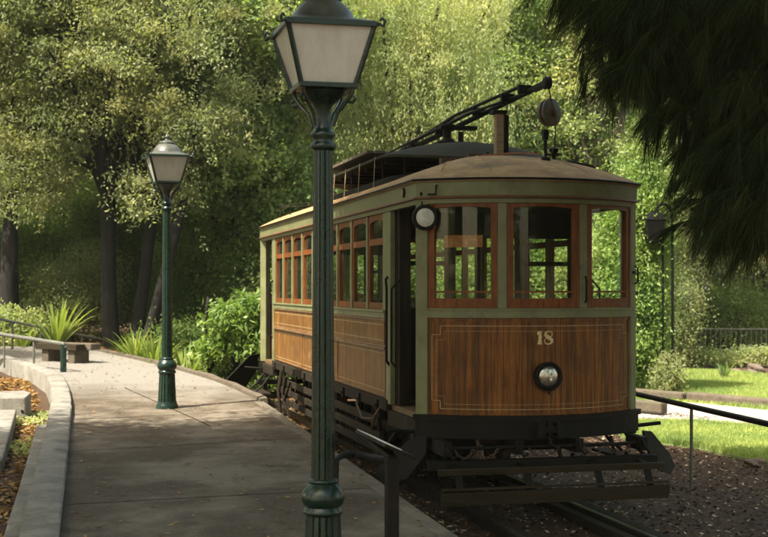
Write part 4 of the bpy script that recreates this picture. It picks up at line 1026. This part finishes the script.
# left low pipe barrier, far rail, timber bench
def railing(name, pa_, pb_, h, rad, posts, mat, label):
    t = empty(name, (pa_[0], pa_[1], pa_[2] - h), 0, label, 'handrail')
    A = Vector((0, 0, h)); B = Vector(pb_) - Vector(pa_) + A
    mb = MB(); mb.tube([A, A.lerp(B, .5), B, B + Vector((.02, 0, -.06))], rad, 10); mb.build('top_rail', mat, t, smooth=True)
    for k, w in posts:
        p = A.lerp(B, k); mb = MB(); mb.tube([(p.x, p.y, p.z - h - .1), (p.x, p.y, p.z - .01)], w, 10); mb.build('post', M['lampgreen'] if w > .03 else M['galv'], t, smooth=True)
Ya = 24.5; Yb = 23.1
railing('handrail', (ux(-40, 25.5), 25.5, vz(328, 25.5)), (ux(64, Yb), Yb, vz(344, Yb)), .52, .038, ((.0, .02), (.45, .018), (.73, .02), (.995, .055)), M['galv'], 'low grey pipe barrier ending in thick green post at left')
railing('handrail', (ux(-40, 28), 28, vz(311, 28)), (ux(108, 31), 31, vz(341, 31)), .9, .03, ((.0, .03), (.33, .03), (.52, .03), (.81, .03)), M['galv'], 'thin grey pipe railing in front of the spiky plants at far left')
t = empty('timber_bench', (ux(66, 25.4), 25.4, pathz(25.4)), math.radians(-38), 'chunky timber slab bench on blocks beside the low pipe barrier', 'bench')
mb = MB(); mb.box(-.65, .60, -.24, -.01, .24, .36); mb.build('seat_slab', M['weathered'], t, bevel=.012)
mb = MB(); mb.box(-.55, .72, .02, .26, .25, .37); mb.build('seat_slab', M['oldtimber'], t, bevel=.012)
for x in (-.42, .38):
    mb = MB(); mb.box(x - .10, x + .10, -.18, .18, -.05, .235); mb.build('block_leg', M['oldtimber'], t, bevel=.01)

# timber log edging beside the pale path on the right
a = gp(600, 395); b = gp(690, 402.5); c_ = gp(800, 413)
mb = MB(); mb.bar((a[0], a[1], .0), (b[0] - .1, b[1] + .02, .0), .2, .16); o = mb.build('log_edging', M['oldtimber'], bevel=.04); tag(o, 'far half of the pale timber log edging behind the gravel path', 'log')
mb = MB(); mb.bar((b[0], b[1], .0), (c_[0], c_[1], .0), .24, .18); o = mb.build('log_edging', M['oldtimber'], bevel=.04); tag(o, 'nearer thick timber log edging along the gravel path at right edge', 'log')
mb = MB(); a = gp(632, 411); b = gp(662, 416); mb.bar((a[0] - .6, a[1], .06), (b[0], b[1] - .2, .04), .2, .2); o = mb.build('timber_stub', M['oldtimber'], bevel=.03); tag(o, 'short rough timber block behind the tram corner', 'timber block')

# crook lantern right of the tram
Y = 27.4; gz = -.12
t = empty('crook_lamp', (ux(668, Y), Y, gz), 0, 'dark lantern hanging from thin crook pole right of the tram', 'lamp')
lx = lambda u: ux(u, Y) - ux(668, Y); lz_ = lambda v: vz(v, Y) - gz
mb = MB(); mb.tube([(lx(672.5), 0, -.1), (lx(672.5), 0, lz_(250)), (lx(672), 0, lz_(215)), (lx(670), 0, lz_(208)), (lx(665), 0, lz_(204)), (lx(659), 0, lz_(205)), (lx(656.5), 0, lz_(209)), (lx(656), 0, lz_(214))], .03, 8); mb.tube([(lx(663), .02, -.1), (lx(663), .02, lz_(225))], .022, 6); mb.build('crook_pole', M['soot'], t, smooth=True)
mb = MB(); x = lx(654.5); w0 = 9 / F * Y; 
def sq(w, z, x=x): return [(x - w, -w, z), (x + w, -w, z), (x + w, w, z), (x - w, w, z)]
lev = [(w0 * .86, lz_(243)), (w0 * 1.02, lz_(221)), (w0 * 1.12, lz_(220)), (w0 * .7, lz_(214)), (w0 * .3, lz_(211))]
vs = sum([sq(w, z) for w, z in lev], []); fs = [(3, 2, 1, 0), tuple(range(len(vs) - 4, len(vs)))]
for i in range(len(lev) - 1):
    for k in range(4): a = i * 4 + k; b = i * 4 + (k + 1) % 4; fs.append((a, b, b + 4, a + 4))
mb.add(vs, fs); mb.build('lantern', M['soot'], t, bevel=.01)

# fence at the far right
t = empty('metal_fence', (0, 38.5, -.12), 0, 'grey metal bar fence behind the lawn at far right', 'fence')
x0 = ux(660, 38.5); x1 = ux(860, 38.5)
mb = MB(); mb.box(x0, x1, -.02, .02, 1.05, 1.09); mb.build('top_rail', M['galv'], t); mb = MB(); mb.box(x0, x1, -.02, .02, .12, .15); mb.build('bottom_rail', M['galv'], t)
n = 0; x = x0
while x < x1:
    mb = MB(); mb.tube([(x, 0, .0), (x, 0, 1.05)], .014, 5); mb.build('bar', M['galv'], t); x += .15
# stones on the bed edge
def rock(u, v, w, h, label):
    x, y = gp(u, v); bm = bmesh.new(); bmesh.ops.create_icosphere(bm, subdivisions=3, radius=1)
    for k in bm.verts:
        n_ = Vector(k.co) * 1.7 + Vector((u, v, 0)); from_ = .22 * math.sin(n_.x * 2.1 + n_.y) + .15 * math.sin(n_.z * 3.1 + n_.x * 2) + .1 * math.sin(n_.y * 5.3)
        k.co = Vector((k.co.x * w, k.co.y * w * .7, k.co.z * h)) * (1 + from_)
    me = bpy.data.meshes.new('rock'); bm.to_mesh(me); bm.free(); me.materials.append(M['stone'])
    o = bpy.data.objects.new('rock', me); COL.objects.link(o); o.location = (x, y, -.1 + h * .3); tag(o, label, 'rock')
rock(659, 363, .22, .14, 'reddish rock at lawn edge nearest the tram'); rock(682, 365, .2, .13, 'reddish rock on the bed between tram and fence'); rock(757, 373, .26, .17, 'brown rock by the fence at the right edge'); rock(734, 374, .16, .1, 'small grey stone beside the grass tuft on lawn')
x, y = gp(755, 467)
rock(755, 467, .12, .07, 'dark clod on the mulch at right edge')
# ------------------------------------------------------------------ vegetation
def crown_points(lobes, K, n, sig, flat=.55, shell=.55, weep=0, weepn=0):
    vol = np.array([l[3] * l[4] * l[5] for l in lobes]) ** .8; idx = rng.choice(len(lobes), K, p=vol / vol.sum())
    Lb = np.array(lobes)[idx]; d = unit(rng.normal(size=(K, 3))); r = (shell + (1 - shell) * rng.random(K)) ** 1.0
    C = Lb[:, :3] + d * Lb[:, 3:] * r[:, None] * (1 + .12 * rng.normal(size=(K, 1)))
    s = sig * (.55 + .9 * rng.random(K))
    P = C[:, None] + rng.normal(size=(K, n, 3)) * s[:, None, None] * np.array([1, 1, flat])
    P = P.reshape(-1, 3); T = np.repeat(rng.random(K), n)
    if weep:
        k = rng.integers(0, K, weepn); top = C[k] + rng.normal(size=(weepn, 3)) * sig * .8
        m = 26; ln = weep * (.4 + .9 * rng.random(weepn)); t = rng.random((weepn, m))
        W = top[:, None] + np.stack([rng.normal(size=(weepn, m)) * .035 + t * rng.normal(size=(weepn, 1)) * .15, rng.normal(size=(weepn, m)) * .035 + t * rng.normal(size=(weepn, 1)) * .15, -t * ln[:, None]], -1)
        P = np.concatenate([P, W.reshape(-1, 3)]); T = np.concatenate([T, np.repeat(rng.random(weepn), m)])
    T = np.clip(T * .75 + rng.random(len(T)) * .25, 0, 1)
    return C, P, T
def limb(mb, a, b, r0, r1, wob=.25, n=7, sag=0):
    a = Vector(a); b = Vector(b); L_ = (b - a).length; pts = []
    o1 = Vector(rng.normal(size=3)) * wob * L_ * .12; o2 = Vector(rng.normal(size=3)) * wob * L_ * .12
    for i in range(n):
        t = i / (n - 1); pts.append(a.lerp(b, t) + o1 * math.sin(PI * t) + o2 * math.sin(2 * PI * t) + Vector((0, 0, L_ * .12 * math.sin(PI * t) - sag * t * t)))
    mb.tube(pts, [r0 + (r1 - r0) * i / (n - 1) for i in range(n)], 7)
LEAFK = 1.75
def tree(label, X, Y, lobes, K, n, sig, L_, W_, leaf, bark='bark', trunks=((0, 0, .22),), th=3.0, cat='tree', name='tree', flat=.55, weep=0, weepn=0, droop=.1, up=.6, limbs=18, shell=.55, group=None, z=None, lr=.05, place=True):
    z = float(ground_z(X, Y)) if z is None else z
    t = empty(name, (X, Y, z), 0, label, cat, group)
    C, P, T = crown_points(lobes, K, int(n * LEAFK), sig, flat, shell, weep, weepn)
    keep = P[:, 2] > .05; P = P[keep]; T = T[keep]
    L_ *= .72; W_ *= .72
    o = np_quads('crown', leaves(P, L_, W_, droop, up), M[leaf], t, tone=T)
    mb = MB()
    sel = C[rng.choice(len(C), min(limbs, len(C)), replace=False)]
    for i, (dx, dy, r) in enumerate(trunks):
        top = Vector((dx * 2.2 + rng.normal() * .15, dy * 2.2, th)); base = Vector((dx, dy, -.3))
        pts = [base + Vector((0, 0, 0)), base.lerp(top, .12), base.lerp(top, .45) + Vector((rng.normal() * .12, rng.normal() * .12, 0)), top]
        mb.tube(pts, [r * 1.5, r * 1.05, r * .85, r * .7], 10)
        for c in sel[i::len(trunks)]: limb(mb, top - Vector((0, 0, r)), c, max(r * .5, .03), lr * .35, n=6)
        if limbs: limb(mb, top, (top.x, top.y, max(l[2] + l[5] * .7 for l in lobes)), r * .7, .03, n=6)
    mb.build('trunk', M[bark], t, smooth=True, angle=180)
    return t
def U(u, Y): return (ux(u, Y), Y)

G_ = 'trees around the tram lawn'
# left: big olive-leaved tree, its own multiple stems
X, Y = U(112, 30)
tree('large olive green tree with several dark leaning stems behind spiky plants', X, Y, [(-.8, 0, 7.2, 3.2, 2.6, 1.9), (1.6, -.6, 6.6, 2.4, 2.2, 1.8), (.3, .3, 9.2, 3.3, 2.8, 1.9), (-2.6, -.4, 8.2, 1.9, 2, 1.9), (1.9, -1.0, 4.9, 1.3, 1.2, .9), (-1.2, -.8, 5.0, 1.6, 1.2, .7), (-1.9, -1.2, 3.9, 1.0, .7, .8), (1.3, -1.4, 3.7, .8, .7, .8)],
     760, 95, .24, .13, .055, 'leaf_olive', trunks=((0, 0, .2), (.45, .2, .17), (-.1, .5, .12), (.75, -.2, .15)), th=3.6, weep=.9, weepn=700, droop=.35, limbs=26, group=G_)
X, Y = U(8, 31)
tree('olive green tree with single dark trunk at the left edge', X, Y, [(-.6, 0, 7.0, 2.6, 2.4, 2.1), (.9, -.4, 9.0, 2.4, 2.2, 1.9), (-1.6, 0, 5.0, 1.6, 1.3, 1.0), (.6, -.6, 5.4, 1.4, 1.2, .9), (1.0, -1.0, 4.0, .8, .7, .8)],
     540, 95, .24, .13, .055, 'leaf_olive', trunks=((0, 0, .25),), th=3.8, weep=.7, weepn=400, droop=.35, limbs=18, group=G_)
X, Y = U(232, 32)
tree('fresh green maple-like tree between the olive tree and the tram', X, Y, [(-.3, 0, 6.6, 2.2, 2.0, 1.7), (.8, -.3, 8.7, 2.3, 2.1, 1.8), (-1.0, -.8, 5.4, 1.5, 1.2, .8), (.9, -.8, 4.7, 1.5, 1.2, .9)],
     330, 120, .30, .17, .12, 'leaf_bright', trunks=((0, 0, .18), (.3, .2, .12)), th=3.2, droop=.2, limbs=18, group=G_)
X, Y = U(405, 33)
tree('tall yellow-green weeping tree directly behind the tram roof', X, Y, [(-.4, 0, 7.8, 2.6, 2.2, 2.2), (.8, -.3, 6.6, 2.0, 2.0, 1.8), (-1.5, -.4, 6.0, 1.7, 1.6, 1.5), (.4, 0, 9.6, 2.4, 2.2, 1.4), (0, -.5, 4.4, 2.4, 1.6, 1.2)],
     360, 100, .34, .15, .04, 'leaf_willow', trunks=((0, 0, .24),), th=3.4, weep=1.7, weepn=2600, droop=.8, up=.2, limbs=20, group=G_)
X, Y = U(318, 37)
tree('mid green tree behind the nearer street lamp', X, Y, [(0, 0, 7.6, 2.6, 2.4, 2.2), (-.8, -.5, 5.2, 2.0, 1.8, 1.4), (.8, 0, 10.2, 2.2, 2, 1.6)], 300, 120, .33, .16, .10, 'leaf_bright', trunks=((0, 0, .2),), th=3.5, group=G_)
X, Y = U(505, 37)
tree('bright green tree behind the trolley pole', X, Y, [(-.4, 0, 8.2, 2.5, 2.2, 2.2), (.9, -.3, 6.0, 2.0, 1.8, 1.6), (-.6, -.6, 5.0, 1.8, 1.5, 1.2), (.4, 0, 10.6, 2.2, 2, 1.4)], 330, 110, .34, .17, .10, 'leaf_bright', trunks=((0, 0, .22),), th=3.6, group=G_)
X, Y = U(590, 36)
tree('pale barked tree with bare twiggy limbs above the tram corner', X, Y, [(-.6, .6, 7.4, 1.9, 1.8, 1.9), (.8, 0, 5.4, 1.5, 1.4, 1.3), (.6, .3, 9.6, 2.0, 2, 1.6), (-1.0, 0, 4.4, 1.2, 1.2, .9)], 210, 90, .32, .15, .09, 'leaf_willow', bark='bark_pale', trunks=((0, 0, .16), (.3, .1, .12)), th=3.4, limbs=34, lr=.09, group=G_)
X, Y = U(676, 43)
tree('mid green drooping tree behind the right shrubs', X, Y, [(0, 0, 7.2, 3.0, 2.4, 2.4), (1.4, -.5, 4.6, 2.2, 1.6, 1.6), (-.9, -.5, 3.6, 1.8, 1.4, 1.4), (.4, 0, 10.6, 2.8, 2.2, 1.8)], 380, 110, .38, .18, .09, 'leaf_bright', trunks=((0, 0, .22),), th=2.8, weep=1.3, weepn=900, droop=.5, group=G_)
X, Y = U(772, 42)
tree('dark green drooping tree behind the metal fence', X, Y, [(0, 0, 6.4, 3.0, 2.4, 2.4), (-1.6, -.4, 4.2, 2.0, 1.6, 1.5), (.8, -.5, 3.4, 2.0, 1.4, 1.4), (0, 0, 9.8, 2.8, 2.2, 1.8)], 380, 110, .38, .18, .08, 'leaf_olive', trunks=((0, 0, .24),), th=2.8, weep=1.5, weepn=1200, droop=.6, group=G_)
# back row, taller, sharing three crowns
proto = []
rows = [('leaf_bright', 'bright green'), ('leaf_olive', 'dull olive'), ('leaf_willow', 'yellow-green')]
spots = [(40, 42, 1), (130, 44, 0), (210, 45, 1), (290, 46, 2), (365, 48, 0), (440, 45, 2), (520, 47, 0), (600, 48, 2), (690, 50, 0), (770, 49, 1), (-40, 41, 0), (850, 46, 2)]
where = {40: 'above the left railing', 130: 'behind the big leaning stems', 210: 'behind the far street lamp', 290: 'left of the nearer lantern', 365: 'right of the nearer lantern', 440: 'behind the weeping tree', 520: 'behind the trolley pole tip', 600: 'behind the pine fringe', 690: 'behind the crook lamp', 770: 'behind the fence at right edge', -40: 'just outside the left edge', 850: 'just outside the right edge'}
for u, Y, k in spots:
    X = ux(u, Y)
    if k < len(proto) and False: pass
    src = next((p for p in proto if p[0] == k), None)
    lb = 'tall %s tree in the back row %s' % (rows[k][1], where[u])
    if src is None:
        t = tree(lb, X, Y, [(0, 0, 9.5, 3.0, 2.6, 2.8), (-1.6, -.5, 6.2, 2.4, 2.0, 2.2), (1.7, -.5, 6.6, 2.3, 2.0, 2.0), (0, -.8, 3.6, 2.8, 1.8, 1.6), (.3, 0, 12.6, 2.6, 2.3, 2.2)],
                 620, 110, .42, .21, .12, rows[k][0], trunks=((0, 0, .28),), th=4.5, limbs=22, group='tall trees in the back row')
        proto.append((k, t))
    else:
        t = copy_tree(src[1]); t.location = (X, Y, float(ground_z(X, Y))); t['label'] = lb
        s = .9 + .25 * rng.random(); t.scale = (s, s, s * (.95 + .15 * rng.random()))
    t.rotation_euler.z = float(rng.uniform(0, 6.28))
# far wood: one mass
K = 650; x = rng.uniform(-34, 34, K); y = rng.uniform(56, 62, K); zz = rng.uniform(.5, 13.5, K) + 1.6 * np.sin(x * .35)
P = np.stack([x, y, zz], 1)[:, None] + rng.normal(size=(K, 100, 3)) * np.array([.9, .7, .65])
o = np_quads('far_wood', leaves(P.reshape(-1, 3), .36, .22, .1, .5), M['leaf_bright']); tag(o, 'dense mass of sunlit foliage filling the far background', 'wood', kind='stuff')

# understory bushes -------------------------------------------------
def bush(label, u, Y, w, h, leaf, K=120, n=90, sig=.22, L_=.10, W_=.05, d=1.0, group='shrubs in the garden beds', name='bush', droop=.1, up=.6, weep=0, weepn=0, limbs=9, cat='bush'):
    X = ux(u, Y)
    lob = [(0, 0, h * .5, w * .5, d * .5, h * .42), (w * .22, -.1, h * .62, w * .32, d * .4, h * .34), (-w * .25, 0, h * .42, w * .3, d * .4, h * .38), (0, -.1, h * .25, w * .5, d * .5, h * .25)]
    return tree(label, X, Y, lob, K, n, sig, L_, W_, leaf, trunks=((0, 0, .04), (.08, .05, .03)), th=h * .22, name=name, cat=cat, shell=.4, group=group, limbs=limbs, droop=droop, up=up, weep=weep, weepn=weepn, lr=.02)
bush('dark fine leaved bush behind the railing at far left', -8, 33, 3.2, 3.4, 'leaf_dark', 220, 110, .28, d=1.6)
bush('rounded dark bush between the two dark trunks', 58, 34, 3.6, 4.3, 'leaf_dark', 320, 120, .3, d=1.8)
bush('broad olive bush filling the gap right of the left trunk', 75, 31.8, 2.2, 2.6, 'leaf_olive', 160, 100, .22, L_=.08, W_=.04, d=1.2)
bush('dark bush behind the leaning stems', 138, 34, 3.2, 4.6, 'leaf_dark', 320, 120, .3, d=1.8)
bush('tall dark green bush right of the far street lamp', 205, 32, 2.8, 4.6, 'leaf_dark', 340, 120, .28, d=1.6)
bush('dark bush close behind the rear end of the tram', 268, 31, 2.6, 4.4, 'leaf_dark', 300, 120, .28, d=1.6)
bush('low dark bush beside the far street lamp post', 176, 29.5, 1.8, 1.5, 'leaf_dark', 120, 90, .2, d=1.0)
bush('green bush seen through the left tram windows', 330, 30, 3.4, 4.0, 'leaf_bright', 260, 100, .3, L_=.13, W_=.08, d=1.6)
bush('yellow-green bush seen through the middle tram windows', 430, 31, 3.6, 4.4, 'leaf_willow', 300, 100, .3, L_=.13, W_=.08, d=1.6)
bush('bright bush seen through the front tram windows', 520, 30, 3.4, 4.2, 'leaf_bright', 280, 100, .3, L_=.13, W_=.08, d=1.6)
bush('bright bush seen through the right front window', 600, 29, 2.4, 4.0, 'leaf_willow', 220, 100, .28, L_=.13, W_=.08, d=1.4)
bush('tall leafy bright shrub rising beside the tram right corner', 634, 28.3, 1.0, 5.6, 'leaf_broad', 520, 120, .2, .11, .06, d=1.4, droop=.4)
bush('leafy shrub in front of the crook lamp poles', 668, 36.0, 1.5, 3.1, 'leaf_olive', 220, 90, .22, d=1.0, droop=.4)
bush('small leafy shrub at the foot of the crook lamp', 668, 26.8, .35, 1.0, 'leaf_olive', 36, 70, .12, d=.5)
bush('drooping mid green shrub right of the leafy bright shrub', 668, 40, 2.0, 3.4, 'leaf_olive', 200, 100, .25, d=1.3, droop=.5, weep=.8, weepn=300)
bush('dark shrub under the drooping tree behind the lawn', 705, 39.5, 3.4, 2.6, 'leaf_dark', 260, 100, .28, d=1.4)
bush('feathery green shrub left end of the fence', 700, 40.6, 1.2, 1.5, 'leaf_willow', 90, 80, .16, d=.8, droop=.3)
bush('dark shrub behind the metal fence bars', 752, 41, 3.6, 2.4, 'leaf_dark', 260, 100, .28, d=1.2)
bush('low green plants at the foot of the fence', 742, 37.4, 2.4, .6, 'leaf_willow', 70, 70, .14, d=.6)
bush('low green plants at the edge of the lawn near the rocks', 672, 36.5, 2.2, .7, 'leaf_bright', 80, 70, .15, d=.6)
# broad leaved shrub by the rear of the tram
tree('broad leaved bright shrub beside the rear end of the tram', ux(234, 24.6), 24.6, [(0, 0, 1.6, .52, .4, .48), (.42, -.05, 1.25, .42, .35, .40), (-.42, 0, 1.15, .34, .35, .26), (.45, 0, 1.9, .36, .3, .3)],
     95, 30, .13, .21, .08, 'leaf_broad', trunks=((0, 0, .03), (.12, .05, .025), (-.12, 0, .025), (.3, .1, .02)), th=.7, cat='bush', name='bush', shell=.3, group='shrubs in the garden beds', limbs=14, lr=.015, droop=.4)
bush('smaller broad leaved shrub touching the rear tram corner', 262, 24.8, .5, 2.1, 'leaf_broad', 60, 36, .12, .16, .06, d=.6, droop=.4, limbs=8)
bush('low green ground plant beside the far lamp base', 160, 28.4, 1.5, .35, 'leaf_willow', 60, 60, .12, d=.6)
bush('small leafy plant behind the leftmost railing', 8, 30.5, 1.4, 1.3, 'leaf_willow', 60, 70, .16, .12, .07, d=.8)

# spiky strap-leaved plants
def flax(label, u, Y, n, h, w, spread=.6, leaf='leaf_flax', zb=None):
    X = ux(u, Y); V = []; tone = []
    z0 = float(ground_z(X, Y)) if zb is None else zb
    for i in range(n):
        a = rng.uniform(0, 2 * PI); ln = h * rng.uniform(.6, 1.1); lean = spread * rng.uniform(.15, 1.0); d = np.array([math.cos(a), math.sin(a), 0]); sd = np.array([-d[1], d[0], 0]); S = 7; tn = rng.random()
        prev = None; curl = rng.uniform(.5, 1.6)
        for k in range(S + 1):
            t = k / S; r = ln * (lean * t + .5 * lean * t ** 2.5); zz = ln * (t - .35 * curl * lean * t ** 3)
            ww = w * (.6 + 1.2 * t) * (1 - t ** 3) + .002
            c = d * (r + .04) + np.array([0, 0, zz]); p0 = c - sd * ww; p1 = c + sd * ww + np.array([0, 0, .0])
            if prev is not None: V.append([prev[0], prev[1], p1, p0]); tone.append(tn)
            prev = (p0, p1)
    o = np_quads('spiky_plant', np.array(V), M[leaf], tone=np.array(tone)); o.location = (X, Y, z0 - .05)
    tag(o, label, 'plant', 'strap leaved plants'); return o
flax('largest spiky strap-leaved plant behind the timber bench', 57, 28.6, 60, 1.2, .026, .65, zb=pathz(28.6) - .0)
flax('thin leaved grassy plant left of the far lamp', 135, 27.2, 110, .85, .009, .7)
flax('spiky strap-leaved plant just right of the far lamp', 186, 24.9, 70, 1.15, .022, .7)
flax('spiky strap-leaved plant directly behind the far lamp', 154, 26.6, 50, 1.05, .018, .55)
flax('pale spiky plant left of the largest one by the railing', 22, 30.0, 36, .8, .028, .6)
flax('small spiky grass tuft standing on the lawn', 724, gp(724, 381)[1], 40, .5, .012, .4, leaf='leaf_bright', zb=-.06)

# dark pine fringe -------------------------------------------------------
t = empty('pine_tree', (6.3, 12.6, -.12), 0, 'dark pine with long drooping needles overhanging from top right', 'tree')
mb = MB(); mb.tube([(0, 0, -.2), (-.05, 0, 1.5), (-.15, -.1, 3.4), (-.1, -.2, 6), (0, -.2, 9.5)], [.34, .28, .25, .2, .08], 12)
tips = []
O = np.array([6.3, 12.6, -.12])
def branch(b0, tip, r0):
    a = Vector(b0); b = Vector(tip); pts = []; Ln = (b - a).length
    for i in range(9):
        s = i / 8; p = a.lerp(b, s); p.z += .18 * Ln * math.sin(PI * s) ** 1 * (1 - .3 * s); pts.append(p)
    mb.tube(pts, [r0 * (1 - .85 * i / 8) for i in range(9)], 6); return pts
# aim points in the picture (u, v, depth) that the branch ends reach
aims = []
for (u, v, Yd) in [(592, 2, 11.4), (603, 30, 11.2), (612, 8, 11.8), (628, 88, 10.8), (632, 50, 11.6), (650, 20, 12), (662, 90, 11.2), (690, 172, 10.6), (680, 60, 11.8), (690, 130, 11.2), (700, 200, 10.6),
                   (705, 20, 12.2), (715, 95, 11.6), (722, 170, 11), (735, 225, 10.6), (740, 60, 12), (750, 130, 11.4), (756, 190, 11), (770, 235, 10.7), (775, 90, 11.8), (790, 160, 11.2), (800, 30, 12), (820, 210, 11), (700, 232, 10.7), (675, 5, 11), (745, 5, 11.2), (610, -40, 11.6), (660, -40, 11.8), (720, -40, 11.6), (780, -30, 11.6),
                   (648, 95, 11.2), (662, 128, 10.9), (684, 92, 11.0), (712, 140, 10.8), (730, 110, 10.8), (765, 160, 10.8), (697, 165, 10.9), (648, 60, 10.9), (625, 40, 11), (740, 190, 10.9), (760, 215, 10.7),(640,25,11.0),(700,60,10.9),(670,40,10.9),(755,40,10.9),(725,20,10.8)]:
    if v > 120: v += 12
    if v > 120 and u < 725: u += 30
    tip = np.array([ux(u, Yd), Yd, vz(v, Yd) + .33]) - O; tips.append(tip)
    hgt = max(3.2, tip[2] + .9); P_ = branch((-.1, -.1, hgt), tip, .045)
    aims.append(P_)
mb.build('trunk', M['bark'], t, smooth=True, angle=180)
B = []; T = []
for P_ in aims:
    for i in range(3, 9):
        m = 14 if i < 8 else 20
        for k in range(m):                       # sub twigs, each with needle brushes
            c = np.array(P_[i]) + rng.normal(size=3) * np.array([.16, .2, .10]); sub = unit(np.array([rng.normal() * .6 - .35, rng.normal() * .5, -.7 + rng.normal() * .3])); ln = rng.uniform(.12, .35)
            nn = 95; s = rng.random(nn)[:, None]; base = c + sub * ln * s
            d = unit(sub + rng.normal(size=(nn, 3)) * .22 + np.array([-.12, 0, -.7])); B.append(base); T.append(d * rng.uniform(.18, .40, (nn, 1)))
B = np.concatenate(B); T = np.concatenate(T); side = unit(np.cross(T, rng.normal(size=T.shape))) * .0019
mid = B + T * .5 + np.array([0, 0, .012]); V = np.concatenate([np.stack([B - side, B + side, mid + side, mid - side], 1), np.stack([mid - side, mid + side, B + T + side * .3, B + T - side * .3], 1)])
tn = np.tile(rng.random(len(B)), 2)
np_quads('needles', V, M['needle'], t, tone=tn)

# trees standing left of and behind the camera: they throw the dappled shade
def shade(label, X, Y, zc, r, K, ox=0, oy=0):
    return tree(label, X, Y, [(ox, oy, zc, r, r, 1.5), (ox + r * .4, oy + r * .2, zc + 1.6, r * .7, r * .7, 1.2)], K, 60, .36, .17, .11, 'leaf_bright', trunks=((0, 0, .25),), th=zc - 1.5, shell=.2, group='shade trees outside the frame', limbs=16)

# ------------------------------------------------------------------ light, camera
SUN = Vector((-.42, -.36, .86)).normalized()
shade_list = [(-8.5, 3.0, 9.0, 3.9, 1000, 3.4, 2.3), (-10.5, 9.0, 9.2, 3.2, 620, 3.6, .4), (-8.5, 9.5, 9.4, 4.3, 1000, 5.8, .2), (3.5, -2.0, 9.2, 4.0, 1100, -2.2, 8.3)]
for i, (X, Y, zc, r, K, ox, oy) in enumerate(shade_list):
    shade(['leafy shade tree overhanging the near end of the path', 'leafy shade tree outside the frame left of the concrete walls', 'leafy shade tree overhanging the far end of the path', 'leafy shade tree overhanging the front of the tram'][i], X, Y, zc, r, K, ox, oy)
# park trees all round the camera (outside the frame), as reflections and neighbouring views would show
ring_ = [(-16, 22), (-17, 12), (-15, 2), (-12, -10), (-4, -15), (5, -14), (13, -9), (17, 2), (16, 14), (20, 26), (-21, 33), (26, 38)]
for i, (X, Y) in enumerate(ring_):
    src = proto[i % 3][1]; t = copy_tree(src); t.location = (X, Y, float(ground_z(X, Y))); t.rotation_euler.z = i * 1.3
    t['label'] = 'tall park tree outside the frame, ' + ['left of the far apron', 'left of the mid path', 'left of the near path', 'behind the camera to the left', 'directly behind the camera', 'behind the camera to the right', 'far right behind the camera', 'right of the near track', 'right of the lawn', 'right beyond the lawn', 'left beyond the railings', 'right beyond the metal fence'][i]
# thin summer haze between the near lamp and the far trees
mb = MB(); mb.box(-170, 170, -110, 200, -3, 30); hz = mb.build('haze', None); hz.data.materials.clear()
hm = bpy.data.materials.new('haze_air'); hm.use_nodes = True; nt = hm.node_tree; nt.nodes.clear()
pv = nt.nodes.new('ShaderNodeVolumePrincipled'); pv.inputs['Density'].default_value = .0004; pv.inputs['Color'].default_value = (.9, .95, .8, 1); pv.inputs['Anisotropy'].default_value = .3
ho = nt.nodes.new('ShaderNodeOutputMaterial'); nt.links.new(pv.outputs[0], ho.inputs['Volume']); hz.data.materials.append(hm); tag(hz, 'thin pale haze in the air over the park', kind='stuff')
w = bpy.data.worlds.new('World'); scene.world = w; w.use_nodes = True; nt = w.node_tree; nt.nodes.clear()
sk = nt.nodes.new('ShaderNodeTexSky'); sk.sky_type = 'NISHITA'; sk.sun_disc = False
sk.sun_elevation = math.asin(SUN.z); sk.sun_rotation = math.atan2(SUN.x, SUN.y) % (2 * PI)
sk.air_density = 1.0; sk.dust_density = 2.5; sk.ozone_density = .6
bg = nt.nodes.new('ShaderNodeBackground'); bg.inputs[1].default_value = .15
ow = nt.nodes.new('ShaderNodeOutputWorld'); tint = mixc(nt, 1.0, sk.outputs[0], (1.0, .875, .66), 'MULTIPLY'); nt.links.new(tint, bg.inputs[0]); nt.links.new(bg.outputs[0], ow.inputs[0])
ld = bpy.data.lights.new('sun', 'SUN'); ld.energy = 3.7; ld.angle = math.radians(.5); ld.color = (1, .94, .82)
lo = bpy.data.objects.new('sun', ld); COL.objects.link(lo); lo.rotation_euler = SUN.to_track_quat('Z', 'Y').to_euler()
cd = bpy.data.cameras.new('camera'); cam = bpy.data.objects.new('camera', cd); COL.objects.link(cam); scene.camera = cam
cam.location = (0, 0, EYE); cam.rotation_euler = (math.radians(90), 0, 0)
cd.sensor_width = 36; cd.lens = 36 * F / 768; cd.shift_y = (HZ - 268.5) / 768; cd.clip_end = 2000
cd.dof.use_dof = True; cd.dof.focus_distance = 11.0; cd.dof.aperture_fstop = 4.0
vs_ = scene.view_settings; vs_.view_transform = 'Standard'; vs_.look = 'None'; vs_.exposure = 2.0; vs_.gamma = 1; vs_.use_curve_mapping = False
scene.cycles.max_bounces = 8; scene.cycles.transparent_max_bounces = 12; scene.cycles.diffuse_bounces = 4
